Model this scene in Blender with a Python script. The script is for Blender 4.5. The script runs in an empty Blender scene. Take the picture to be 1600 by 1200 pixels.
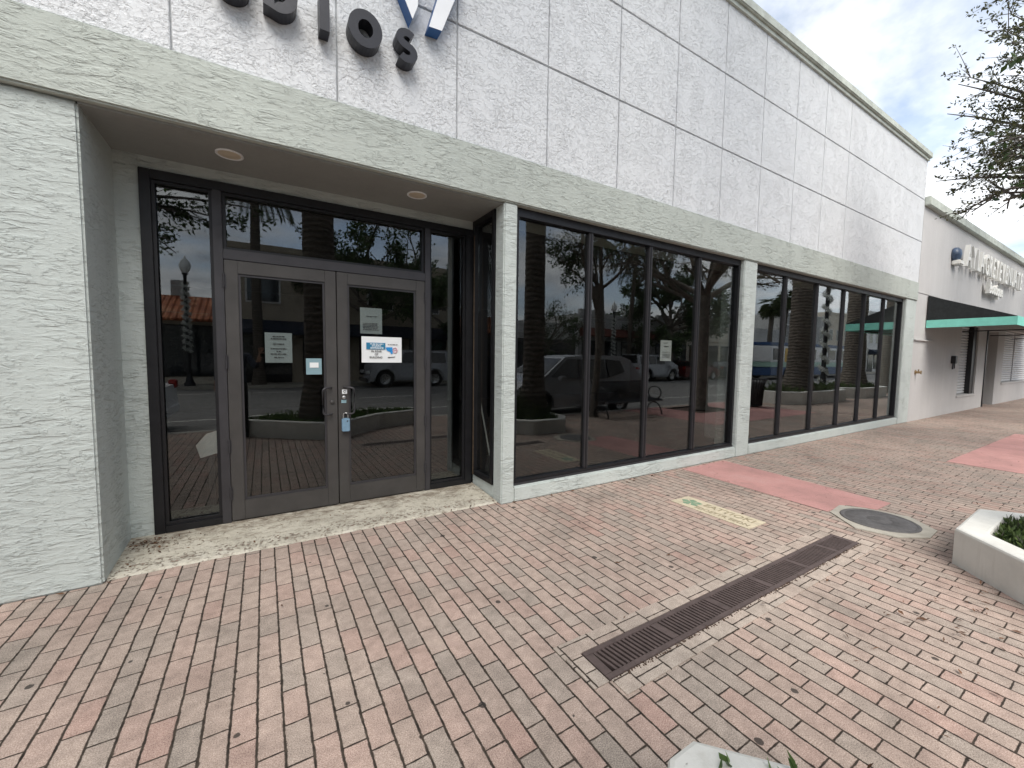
import bpy, bmesh, math, random
from mathutils import Vector, Matrix, noise
R = math.radians
random.seed(7)
sc = bpy.context.scene
COL = sc.collection

# ------------------------------------------------------------------ camera
cam_d = bpy.data.cameras.new("camera")
cam = bpy.data.objects.new("camera", cam_d)
COL.objects.link(cam)
rt = Vector((0.85472303, -0.51890405, 0.01367941))
dn = Vector((-0.02365571, -0.06526349, -0.99758763))
fw = Vector((0.51854503, 0.85233753, -0.06805725))
cm = Matrix((rt, -dn, -fw)).transposed().to_4x4()
cm.translation = Vector((0, -3.4352, 1.48))
cam.matrix_world = cm
cam_d.sensor_width = 36
cam_d.lens = 36 * 637.152 / 1600
cam_d.clip_start = 0.02
cam_d.clip_end = 2000
sc.camera = cam

# ------------------------------------------------------------------ world, sun, exposure
SUN_EL, SUN_AZ = 52, 198          # azimuth clockwise from +Y (building side)
w = bpy.data.worlds.new("World")
sc.world = w
w.use_nodes = True
nt = w.node_tree
nt.nodes.clear()
def wn(t, **k):
    n = nt.nodes.new(t)
    for a, b in k.items(): setattr(n, a, b)
    return n
sky = wn('ShaderNodeTexSky', sky_type='NISHITA', sun_disc=False)
sky.sun_elevation = R(SUN_EL)
sky.sun_rotation = R(SUN_AZ)
sky.air_density = 1.0
sky.dust_density = 0.6
tc = wn('ShaderNodeTexCoord')
sep = wn('ShaderNodeSeparateXYZ')
nt.links.new(tc.outputs['Generated'], sep.inputs[0])
zc = wn('ShaderNodeMath', operation='MAXIMUM'); zc.inputs[1].default_value = 0.0
nt.links.new(sep.outputs['Z'], zc.inputs[0])
za = wn('ShaderNodeMath', operation='ADD'); za.inputs[1].default_value = 0.22
nt.links.new(zc.outputs[0], za.inputs[0])
dv = wn('ShaderNodeVectorMath', operation='DIVIDE')
cmb = wn('ShaderNodeCombineXYZ')
for i in range(3): nt.links.new(za.outputs[0], cmb.inputs[i])
nt.links.new(tc.outputs['Generated'], dv.inputs[0]); nt.links.new(cmb.outputs[0], dv.inputs[1])
cn = wn('ShaderNodeTexNoise'); cn.inputs['Scale'].default_value = 1.35; cn.inputs['Detail'].default_value = 7; cn.inputs['Roughness'].default_value = .55; cn.inputs['Distortion'].default_value = .3
of = wn('ShaderNodeVectorMath', operation='ADD'); of.inputs[1].default_value = (3.7, 1.9, .4)
nt.links.new(dv.outputs[0], of.inputs[0]); nt.links.new(of.outputs[0], cn.inputs['Vector'])
cr = wn('ShaderNodeValToRGB')
cr.color_ramp.elements[0].position = .38; cr.color_ramp.elements[0].color = (.30, .30, .30, 1)
cr.color_ramp.elements[1].position = .56; cr.color_ramp.elements[1].color = (.97, .97, .97, 1)
nt.links.new(cn.outputs['Fac'], cr.inputs[0])
cn2 = wn('ShaderNodeTexNoise'); cn2.inputs['Scale'].default_value = 2.3; cn2.inputs['Detail'].default_value = 6; cn2.inputs['Roughness'].default_value = .6
nt.links.new(dv.outputs[0], cn2.inputs['Vector'])
cr2 = wn('ShaderNodeValToRGB')
cr2.color_ramp.elements[0].position = .32; cr2.color_ramp.elements[0].color = (3.0, 3.3, 3.75, 1)
cr2.color_ramp.elements[1].position = .62; cr2.color_ramp.elements[1].color = (7.2, 7.25, 7.3, 1)
nt.links.new(cn2.outputs['Fac'], cr2.inputs[0])
mx = wn('ShaderNodeMix', data_type='RGBA')
nt.links.new(cr.outputs[0], mx.inputs[0])
nt.links.new(sky.outputs[0], mx.inputs[6]); nt.links.new(cr2.outputs[0], mx.inputs[7])
bg = wn('ShaderNodeBackground'); bg.inputs['Strength'].default_value = 0.10
nt.links.new(mx.outputs[2], bg.inputs['Color'])
wo = wn('ShaderNodeOutputWorld'); nt.links.new(bg.outputs[0], wo.inputs['Surface'])

sd = bpy.data.lights.new("sun", 'SUN'); sd.energy = 1.5; sd.angle = R(38); sd.color = (1, .95, .88)
sun = bpy.data.objects.new("sun", sd); COL.objects.link(sun)
az, el = R(SUN_AZ), R(SUN_EL)
sdir = Vector((math.sin(az) * math.cos(el), math.cos(az) * math.cos(el), math.sin(el)))
sun.rotation_euler = sdir.to_track_quat('Z', 'Y').to_euler()
sun.location = (0, -10, 20)
sc.view_settings.view_transform = 'Standard'
sc.view_settings.look = 'None'
sc.view_settings.exposure = 1.3
sc.view_settings.gamma = 1
sc.cycles.max_bounces = 8
sc.cycles.glossy_bounces = 4
sc.cycles.transparent_max_bounces = 12
sc.cycles.caustics_reflective = False
sc.cycles.caustics_refractive = False

# ------------------------------------------------------------------ node helpers
class NT:
    def __init__(s, name):
        s.m = bpy.data.materials.new(name); s.m.use_nodes = True
        s.t = s.m.node_tree; s.t.nodes.clear()
        s.out = s.t.nodes.new('ShaderNodeOutputMaterial')
    def n(s, t, ins=None, **k):
        nd = s.t.nodes.new(t)
        for a, b in k.items(): setattr(nd, a, b)
        if ins:
            for a, b in ins.items(): s.set(nd.inputs[a], b)
        return nd
    def set(s, sock, v):
        if isinstance(v, bpy.types.NodeSocket): s.t.links.new(v, sock)
        else:
            if isinstance(v, tuple) and len(v) == 3 and sock.type == 'RGBA': v = v + (1,)
            sock.default_value = v
    def math(s, op, a, b=0.0, c=0.0, clamp=False):
        nd = s.t.nodes.new('ShaderNodeMath'); nd.operation = op; nd.use_clamp = clamp
        s.set(nd.inputs[0], a); s.set(nd.inputs[1], b); s.set(nd.inputs[2], c)
        return nd.outputs[0]
    def coords(s): return s.n('ShaderNodeTexCoord').outputs['Object']
    def map(s, vec, scale=(1, 1, 1), loc=(0, 0, 0)):
        return s.n('ShaderNodeMapping', {'Vector': vec, 'Scale': scale, 'Location': loc}).outputs[0]
    def noise(s, vec, scale, detail=3, rough=.5, dist=0):
        return s.n('ShaderNodeTexNoise', {'Vector': vec, 'Scale': scale, 'Detail': detail, 'Roughness': rough, 'Distortion': dist}).outputs['Fac']
    def ramp(s, fac, stops, interp='LINEAR'):
        nd = s.n('ShaderNodeValToRGB', {'Fac': fac}); cr = nd.color_ramp; cr.interpolation = interp
        while len(cr.elements) < len(stops): cr.elements.new(.5)
        for e, (p, c) in zip(cr.elements, stops):
            e.position = p
            e.color = (c, c, c, 1) if not isinstance(c, tuple) else c + (1,)
        return nd.outputs[0]
    def mr(s, v, a, b, c=0.0, d=1.0):
        return s.n('ShaderNodeMapRange', {'Value': v, 'From Min': a, 'From Max': b, 'To Min': c, 'To Max': d}).outputs[0]
    def mix(s, f, a, b, mode='MIX'):
        nd = s.n('ShaderNodeMix', data_type='RGBA', blend_type=mode)
        s.set(nd.inputs[0], f); s.set(nd.inputs[6], a); s.set(nd.inputs[7], b)
        return nd.outputs[2]
    def bump(s, h, dist, strength=1.0, nrm=None):
        i = {'Height': h, 'Distance': dist, 'Strength': strength}
        if nrm: i['Normal'] = nrm
        return s.n('ShaderNodeBump', i).outputs[0]
    def pbsdf(s, color, rough, normal=None, metal=0.0, spec=.5, **k):
        i = {'Base Color': color, 'Roughness': rough, 'Metallic': metal, 'Specular IOR Level': spec}
        if normal: i['Normal'] = normal
        i.update(k)
        return s.n('ShaderNodeBsdfPrincipled', i).outputs[0]
    def done(s, sh):
        s.t.links.new(sh, s.out.inputs['Surface']); return s.m

def simple(name, col, rough=.6, metal=0.0, var=.12, scale=6.0, bump=0.0, bscale=60.0, spec=.5):
    t = NT(name); c = t.coords()
    f = t.noise(c, scale, 5, .6)
    lo = tuple(x * (1 - var) for x in col); hi = tuple(min(1, x * (1 + var)) for x in col)
    color = t.ramp(f, [(.3, lo), (.7, hi)])
    r = t.mr(t.noise(c, scale * 3, 3), .3, .7, rough * .88, min(1, rough * 1.12))
    nrm = t.bump(t.noise(c, bscale, 4, .6), bump) if bump else None
    return t.done(t.pbsdf(color, r, nrm, metal, spec))

def stucco(name, col, stretch=(9, 9, 42), depth=.007, dirt=.12, thr=.5, fine=.0012, lev=5.0, pmin=.12):
    t = NT(name); c = t.coords()
    warp = t.n('ShaderNodeTexNoise', {'Vector': c, 'Scale': 2.2, 'Detail': 3}).outputs['Color']
    wv = t.n('ShaderNodeVectorMath', {0: warp, 1: (.10, .10, .05)}, operation='MULTIPLY').outputs[0]
    v2 = t.map(t.n('ShaderNodeVectorMath', {0: c, 1: wv}, operation='ADD').outputs[0], stretch)
    a = t.noise(v2, 1.0, 5, .55, .35)
    ridge = t.math('POWER', t.math('FRACT', t.math('MULTIPLY', a, lev)), 4.0)      # dragged plaster: gentle rise, sharp drop
    b = t.noise(t.map(c, (stretch[0] * 2.6, stretch[1] * 2.6, stretch[2] * 1.8), (3, 7, 1)), 1.0, 5, .6, .5)
    ridge2 = t.math('POWER', t.math('FRACT', t.math('MULTIPLY', b, lev * .8)), 3.0)
    patch = t.mr(t.noise(c, 3.1, 4, .6), .40, .60, pmin, 1.0)
    patch2 = t.mr(t.noise(c, 4.3, 4, .6), .40, .60, .1, .8)
    h = t.math('ADD', t.math('MULTIPLY', ridge, patch), t.math('MULTIPLY', ridge2, patch2))
    n1 = t.bump(h, depth, .9)
    n2 = t.bump(t.noise(c, 160, 4, .65), fine, 1, n1)
    big = t.noise(c, 1.1, 5, .6)
    sm = t.noise(c, 30, 4, .6)
    lo = tuple(x * (1 - dirt) for x in col)
    strk = t.noise(t.map(c, (7, 7, .5)), 1.0, 5, .6)
    color = t.mix(t.mr(t.math('ADD', t.math('MULTIPLY', big, .45), t.math('ADD', t.math('MULTIPLY', sm, .25), t.math('MULTIPLY', strk, .3))), .38, .60), lo, col)
    return t.done(t.pbsdf(color, .82, n2, 0, .25))

def brick_mat(name, rows_along_y=True, cw=.0913, ln=.19, ox=-.057, oy=-.619, pal=None, gum=True, jw=.0063):
    t = NT(name); c = t.coords()
    wob = t.n('ShaderNodeTexNoise', {'Vector': c, 'Scale': 9.0, 'Detail': 2}).outputs['Color']
    cw_v = t.n('ShaderNodeVectorMath', {0: wob, 1: (.007, .007, 0)}, operation='MULTIPLY').outputs[0]
    cc = t.n('ShaderNodeVectorMath', {0: c, 1: cw_v}, operation='ADD').outputs[0]
    s = t.n('ShaderNodeSeparateXYZ', {0: cc})
    X, Y = s.outputs[0], s.outputs[1]
    if not rows_along_y: X, Y = Y, X
    u = t.math('DIVIDE', t.math('SUBTRACT', X, ox + .0035), cw)
    col = t.math('FLOOR', u); fu = t.math('FRACT', u)
    rc = t.n('ShaderNodeTexWhiteNoise', {'W': col}, noise_dimensions='1D').outputs['Value']
    off = t.math('ADD', t.math('MULTIPLY', t.math('MODULO', t.math('ADD', col, 1000), 2), .5), t.math('MULTIPLY', rc, .22))
    v = t.math('ADD', t.math('DIVIDE', t.math('SUBTRACT', Y, oy), ln), off)
    row = t.math('FLOOR', v); fv = t.math('FRACT', v)
    du = t.math('MULTIPLY', t.math('MINIMUM', fu, t.math('SUBTRACT', 1, fu)), cw)
    dvv = t.math('MULTIPLY', t.math('MINIMUM', fv, t.math('SUBTRACT', 1, fv)), ln)
    jn = t.noise(c, 40, 3)
    jwv = t.math('MULTIPLY', t.math('ADD', t.mr(jn, .3, .7, .55, 1.2), t.mr(t.noise(c, 15, 4, .7), .60, .72, 0, 1.1)), jw)
    ju = t.mr(t.math('DIVIDE', du, jwv), .55, 1.05)
    jv = t.mr(t.math('DIVIDE', dvv, t.math('MULTIPLY', jwv, .68)), .5, 1.1)
    body = t.math('MULTIPLY', ju, jv)             # 0 in joint, 1 on brick
    cell = t.n('ShaderNodeCombineXYZ', {0: col, 1: row}).outputs[0]
    wn_ = t.n('ShaderNodeTexWhiteNoise', {'Vector': cell}, noise_dimensions='2D')
    rnd, rcol = wn_.outputs['Value'], wn_.outputs['Color']
    pal = pal or [(0, (.225, .205, .18)), (.22, (.30, .258, .225)), (.45, (.38, .295, .25)), (.72, (.42, .30, .255)), (.88, (.41, .265, .225)), (1, (.385, .205, .17))]
    base = t.ramp(rnd, pal)
    # patchy regional tone
    reg = t.noise(c, .7, 4, .6)
    base = t.mix(t.mr(reg, .42, .62, 0, .45), base, (.39, .305, .262))
    sp = t.noise(c, 210, 3, .75)
    base = t.mix(t.mr(sp, .34, .66), t.mix(.5, base, (.10, .08, .065)), t.mix(.5, base, (.80, .73, .65)))
    mott = t.noise(c, 17, 5, .65)
    base = t.mix(1.0, base, t.ramp(mott, [(.3, .80), (.65, 1.1)]), 'MULTIPLY')
    st = t.noise(c, 1.6, 6, .65, .6)
    base = t.mix(1.0, base, t.ramp(st, [(.34, .80), (.56, 1.05)]), 'MULTIPLY')
    base = t.mix(1.0, base, (.955, .895, .862), 'MULTIPLY')
    jc = t.ramp(t.noise(c, 25, 3), [(.35, (.024, .019, .015)), (.7, (.075, .058, .044))])
    colr = t.mix(body, jc, base)
    if gum:
        vo = t.n('ShaderNodeTexVoronoi', {'Vector': cc, 'Scale': 2.4, 'Randomness': 1.0}, voronoi_dimensions='2D')
        sx = t.n('ShaderNodeSeparateColor', {0: vo.outputs['Color']})
        rad = t.mr(sx.outputs[0], .35, 1.0, 0.0, .055)
        dd = t.math('ADD', vo.outputs['Distance'], t.math('MULTIPLY', t.math('SUBTRACT', t.noise(c, 60, 2), .5), .02))
        g = t.mr(t.math('SUBTRACT', rad, dd), 0, .006)
        colr = t.mix(t.math('MULTIPLY', g, .85), colr, (.03, .027, .025))
    h = t.math('ADD', body, t.math('ADD', t.math('MULTIPLY', sp, .12), t.math('MULTIPLY', t.n('ShaderNodeSeparateColor', {0: rcol}).outputs[1], .45)))
    nrm = t.bump(h, .005, .7)
    return t.done(t.pbsdf(colr, .88, nrm, 0, .2))

def glass_mat(name, tint=.28, ior=2.1, base=.0):
    t = NT(name)
    fc = t.n('ShaderNodeLayerWeight', {'Blend': .5}).outputs['Facing']
    fr = t.math('ADD', ior, t.math('MULTIPLY', t.math('POWER', fc, 4.0), 1 - ior), clamp=True)
    c = t.coords()
    dirt = t.mr(t.noise(t.map(c, (3, 3, 1.2)), 2.0, 5, .6), .45, .8, 0, .006)
    gl = t.n('ShaderNodeBsdfGlossy', {'Color': (.96, .98, 1.0), 'Roughness': 0.0,
        'Normal': t.bump(t.noise(c, .9, 2, .4), .0012, 1)}).outputs[0]
    tr = t.n('ShaderNodeBsdfTransparent', {'Color': (tint, tint * 1.02, tint * 1.0)}).outputs[0]
    df = t.n('ShaderNodeBsdfDiffuse', {'Color': (.35, .34, .32)}).outputs[0]
    a = t.n('ShaderNodeMixShader', {0: fr, 1: tr, 2: gl}).outputs[0]
    b = t.n('ShaderNodeMixShader', {0: dirt, 1: a, 2: df}).outputs[0]
    return t.done(b)

def leaf_mat(name, dark, light, rough=.45):
    t = NT(name)
    ri = t.n('ShaderNodeNewGeometry').outputs['Random Per Island']
    colr = t.ramp(ri, [(0, dark), (.75, light), (1, tuple(min(1, x * 1.5) for x in light))])
    p = t.pbsdf(colr, rough, None, 0, .35)
    tl = t.n('ShaderNodeBsdfTranslucent', {'Color': colr}).outputs[0]
    return t.done(t.n('ShaderNodeMixShader', {0: .25, 1: p, 2: tl}).outputs[0])

M = {}
M['stucco'] = stucco('green_grey_stucco', (.56, .605, .575), (8, 8, 28), .0072, .10, lev=3.6)
M['stucco_beam'] = stucco('green_grey_stucco_beam', (.50, .535, .49), (8, 8, 28), .0068, .12, lev=3.6)
M['stucco_white'] = stucco('white_stucco', (.745, .76, .77), (15, 15, 22), .0056, .06, lev=4.2, pmin=.6)
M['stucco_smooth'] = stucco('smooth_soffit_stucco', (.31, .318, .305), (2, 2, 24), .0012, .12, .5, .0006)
M['stucco_side'] = stucco('smooth_side_stucco', (.55, .585, .55), (8, 8, 16), .003, .12)
M['groove'] = simple('groove_grey', (.43, .445, .46), .8, var=.3)
M['coping'] = simple('coping_grey_green', (.50, .53, .47), .7, var=.18, bump=.003)
M['frame_dark'] = simple('dark_bronze_metal', (.013, .013, .015), .42, .25, var=.2, scale=9)
M['frame_mid'] = simple('bronze_metal', (.05, .048, .052), .45, .35, var=.12, scale=5)
M['door_metal'] = simple('door_bronze_metal', (.064, .060, .057), .5, .3, var=.16, scale=4, bump=.0006, bscale=180)
M['glass'] = glass_mat('tinted_glass', .76, .068)
M['paper'] = simple('white_paper', (.78, .80, .80), .7, var=.03)
M['paper_dim'] = simple('glass_dimmed_paper', (.56, .62, .65), .7, var=.03)  # white paper, dimmed and blued in its colour for the tinted glass before it
M['black'] = simple('black_paint', (.015, .015, .017), .4, var=.2)
M['ink'] = simple('dark_ink', (.06, .06, .065), .7, var=.1)
M['blue_poster'] = simple('blue_print', (.02, .19, .34), .5, var=.15, scale=20)
M['blue_light'] = simple('bright_blue_print', (.02, .26, .62), .5, var=.25, scale=60)
M['pink_print'] = simple('pink_print', (.72, .42, .50), .5, var=.25, scale=50)
M['chrome'] = simple('steel', (.55, .55, .54), .28, .9, var=.1)
M['blue_tape'] = simple('blue_plastic', (.17, .28, .38), .45, var=.12, scale=30)
M['pale_blue'] = simple('pale_blue_label', (.22, .34, .38), .6, var=.06)
M['letter'] = simple('charcoal_letter_metal', (.018, .019, .026), .42, .15, var=.15, scale=12)
M['logo_face'] = simple('white_acrylic', (.86, .87, .88), .35, var=.02)
M['logo_side'] = simple('blue_return', (.015, .09, .27), .4, var=.15)
M['lens'] = simple('warm_lens', (.62, .54, .42), .45, var=.04)
M['brick'] = brick_mat('brick_pavers')
M['brick_border'] = brick_mat('border_pavers', True, .19, .0955, 1.245, -1.9695, [(0, (.35, .325, .285)), (.6, (.46, .415, .36)), (1, (.43, .35, .30))], False)
def pink_conc():
    t = NT('pink_concrete'); c = t.coords()
    base = t.ramp(t.noise(c, 1.7, 6, .65), [(.32, (.40, .225, .205)), (.55, (.51, .275, .25)), (.75, (.53, .33, .30))])
    base = t.mix(t.math('MULTIPLY', t.mr(t.noise(c, 6, 7, .75, .6), .56, .72), .45), base, (.25, .19, .165))
    vo = t.n('ShaderNodeTexVoronoi', {'Vector': t.n('ShaderNodeVectorMath', {0: c, 1: t.n('ShaderNodeVectorMath', {0: t.n('ShaderNodeTexNoise', {'Vector': c, 'Scale': 4.0, 'Detail': 4}).outputs['Color'], 1: (.3, .3, 0)}, operation='MULTIPLY').outputs[0]}, operation='ADD').outputs[0], 'Scale': .9}, feature='DISTANCE_TO_EDGE', voronoi_dimensions='2D').outputs['Distance']
    base = t.mix(t.mr(vo, .0, .004, .55, 0), base, (.14, .09, .08))
    base = t.mix(1.0, base, t.ramp(t.noise(c, 90, 4, .7), [(.3, .86), (.7, 1.08)]), 'MULTIPLY')
    return t.done(t.pbsdf(base, .88, t.bump(t.noise(c, 150, 3), .0012), 0, .2))
M['pink'] = pink_conc()
M['concrete'] = simple('grey_concrete', (.40, .37, .31), .85, var=.16, scale=7, bump=.0015, bscale=120)
M['grate'] = simple('brown_cast_iron', (.115, .085, .078), .6, .3, var=.2, scale=20, bump=.0008, bscale=200)
M['pit'] = simple('dark_pit', (.012, .010, .009), .95)
M['road_dirt'] = simple('dark_dirt', (.10, .085, .07), .9, var=.3, scale=30)
M['manhole'] = simple('dark_grey_iron', (.115, .108, .105), .65, .2, var=.2, scale=14, bump=.002, bscale=90)
M['plaque'] = simple('tan_tile', (.54, .47, .34), .7, var=.18, scale=14)
M['plaque_ink'] = simple('brown_tile_letter', (.30, .25, .16), .7, var=.2)
M['plaque_green'] = simple('green_tile', (.19, .29, .19), .6, var=.2)
def planter_paint():
    t = NT('white_painted_concrete'); c = t.coords()
    base = t.ramp(t.noise(c, 3.5, 5, .6), [(.3, (.60, .59, .545)), (.65, (.72, .71, .66))])
    strk = t.mr(t.noise(t.map(c, (14, 14, 1.2)), 1.0, 6, .7), .54, .74)
    base = t.mix(t.math('MULTIPLY', strk, .35), base, (.40, .37, .31))
    chip = t.mr(t.noise(c, 26, 6, .75), .68, .71)
    base = t.mix(t.math('MULTIPLY', chip, .7), base, (.36, .33, .29))
    return t.done(t.pbsdf(base, .72, t.bump(t.math('SUBTRACT', t.noise(c, 120, 4, .6), chip), .0016), 0, .3))
M['planter'] = planter_paint()
M['soil'] = simple('brown_mulch', (.075, .045, .03), .95, var=.5, scale=40, bump=.01, bscale=60)
M['asphalt'] = simple('worn_asphalt', (.17, .165, .155), .9, var=.14, scale=2.0, bump=.002, bscale=120)
M['road_paint'] = simple('road_paint', (.70, .68, .62), .7, var=.12)
M['kerb'] = simple('kerb_concrete', (.38, .36, .32), .85, var=.14)
M['ground'] = simple('ground_soil', (.12, .13, .09), .95, var=.3, scale=.3)
M['pinkgrey'] = stucco('pinkish_grey_stucco', (.57, .555, .54), (10, 10, 12), .002, .10)
M['shutter'] = simple('white_metal_shutter', (.60, .60, .60), .5, .1, var=.06)
M['awning_black'] = simple('black_canvas', (.013, .016, .017), .75, var=.25, bump=.0006, bscale=300)
M['awning_teal'] = simple('turquoise_canvas', (.24, .69, .57), .65, var=.08, bump=.0006, bscale=300)
M['white_letter'] = simple('cream_letter', (.80, .78, .72), .45, var=.06)
M['brass'] = simple('brass', (.38, .27, .15), .38, .8, var=.2, scale=40)
M['worn_edge'] = simple('worn_brown_edge', (.12, .085, .055), .6, .2, var=.4, scale=20)
M['bark'] = simple('grey_bark', (.16, .135, .11), .9, var=.35, scale=9, bump=.012, bscale=26)
M['twig'] = simple('dark_twig', (.10, .085, .075), .9, var=.25, scale=20)
def palm_bark():
    t = NT('ringed_palm_bark'); c = t.coords()
    s = t.n('ShaderNodeSeparateXYZ', {0: c})
    r = t.math('SINE', t.math('ADD', t.math('MULTIPLY', s.outputs[2], 58), t.math('MULTIPLY', t.noise(c, 3, 3), 9)))
    n = t.noise(t.map(c, (9, 9, 24)), 1, 5, .65)
    colr = t.ramp(t.math('ADD', t.math('MULTIPLY', r, .12), n), [(.3, (.05, .042, .034)), (.7, (.15, .128, .105))])  # whole bark colour lowered to hold the shade on trunk sides facing the glass
    return t.done(t.pbsdf(colr, .9, t.bump(t.math('ADD', t.math('MULTIPLY', r, .4), n), .018), 0, .2))
M['palm_bark'] = palm_bark()
M['leaf_oak'] = leaf_mat('oak_leaf', (.030, .036, .016), (.095, .098, .042))
M['leaf_green'] = leaf_mat('green_leaf', (.018, .035, .012), (.06, .10, .03))
M['leaf_shrub'] = leaf_mat('shrub_leaf', (.03, .055, .018), (.09, .13, .04))
M['leaf_succ'] = leaf_mat('glossy_shrub_leaf', (.05, .10, .03), (.13, .20, .06), .3)
M['leaf_palm'] = leaf_mat('palm_leaf', (.025, .038, .015), (.07, .09, .035))
M['leaf_dry'] = leaf_mat('dry_leaf', (.05, .025, .015), (.17, .09, .05), .8)
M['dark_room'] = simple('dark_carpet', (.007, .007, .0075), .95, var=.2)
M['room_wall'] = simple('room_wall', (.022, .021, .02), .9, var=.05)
M['skin'] = simple('skin', (.46, .29, .21), .55, var=.06, scale=20)
M['hair'] = simple('dark_hair', (.025, .018, .014), .6, var=.3, scale=60)
M['shirt'] = simple('navy_shirt', (.055, .065, .095), .85, var=.15, scale=10, bump=.002, bscale=40)
M['trousers'] = simple('black_trousers', (.018, .018, .02), .85, var=.2)
M['tile_roof'] = None
def tile_roof():
    t = NT('orange_clay_tiles'); c = t.coords()
    s = t.n('ShaderNodeSeparateXYZ', {0: c})
    a = t.math('SINE', t.math('MULTIPLY', s.outputs[0], 26))
    b = t.math('FRACT', t.math('MULTIPLY', s.outputs[1], 3.2))
    cell = t.n('ShaderNodeCombineXYZ', {0: t.math('FLOOR', t.math('MULTIPLY', s.outputs[0], 4.14)), 1: t.math('FLOOR', t.math('MULTIPLY', s.outputs[1], 3.2))}).outputs[0]
    rn = t.n('ShaderNodeTexWhiteNoise', {'Vector': cell}).outputs['Value']
    colr = t.ramp(rn, [(0, (.28, .085, .04)), (.6, (.48, .16, .07)), (1, (.55, .26, .14))])
    return t.done(t.pbsdf(colr, .85, t.bump(t.math('ADD', a, b), .05), 0, .2))
M['tile_roof'] = tile_roof()
M['eave_red'] = simple('dark_red_tile', (.15, .045, .03), .85, var=.25, scale=8)
M['b_tan'] = simple('tan_render', (.40, .345, .27), .9, var=.08, scale=1.5)
M['b_white'] = simple('white_render', (.66, .655, .64), .9, var=.07, scale=1.5)
M['b_grey'] = simple('grey_render', (.42, .42, .41), .9, var=.08, scale=1.5)
M['b_cream'] = simple('cream_render', (.58, .53, .44), .9, var=.07, scale=1.5)
M['b_glass'] = simple('dark_shop_glass', (.02, .024, .028), .08, var=.2, spec=.8)
M['b_awn'] = simple('navy_canvas', (.018, .026, .045), .8, var=.12)
M['car_silver'] = simple('silver_car_paint', (.40, .41, .43), .25, .2, var=.03)
M['car_white'] = simple('white_car_paint', (.70, .71, .72), .25, .0, var=.02)
M['car_red'] = simple('red_car_paint', (.12, .012, .012), .22, .1, var=.04)
M['car_dark'] = simple('dark_car_paint', (.06, .06, .065), .2, .3, var=.05)
M['car_glass'] = simple('car_glass', (.012, .014, .016), .05, var=.1, spec=.8)
M['tyre'] = simple('tyre_rubber', (.014, .014, .015), .85, var=.2)
M['lamp_red'] = simple('red_lens', (.35, .015, .012), .25, var=.1)
M['lamp_clear'] = simple('clear_lens', (.65, .66, .66), .15, var=.05)
M['bus_blue'] = simple('bus_blue', (.05, .10, .22), .3, var=.04)
M['bus_yellow'] = simple('bus_yellow', (.62, .38, .05), .3, var=.04)
M['bus_teal'] = simple('bus_pale_green', (.35, .52, .45), .35, var=.04)
M['garland'] = leaf_mat('tinsel_garland', (.45, .47, .43), (.72, .74, .70), .35)
M['globe'] = simple('frosted_globe', (.78, .78, .75), .3, var=.03)
M['globe_blue'] = simple('globe_sign_blue', (.055, .085, .14), .35, var=.6, scale=7)

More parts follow.
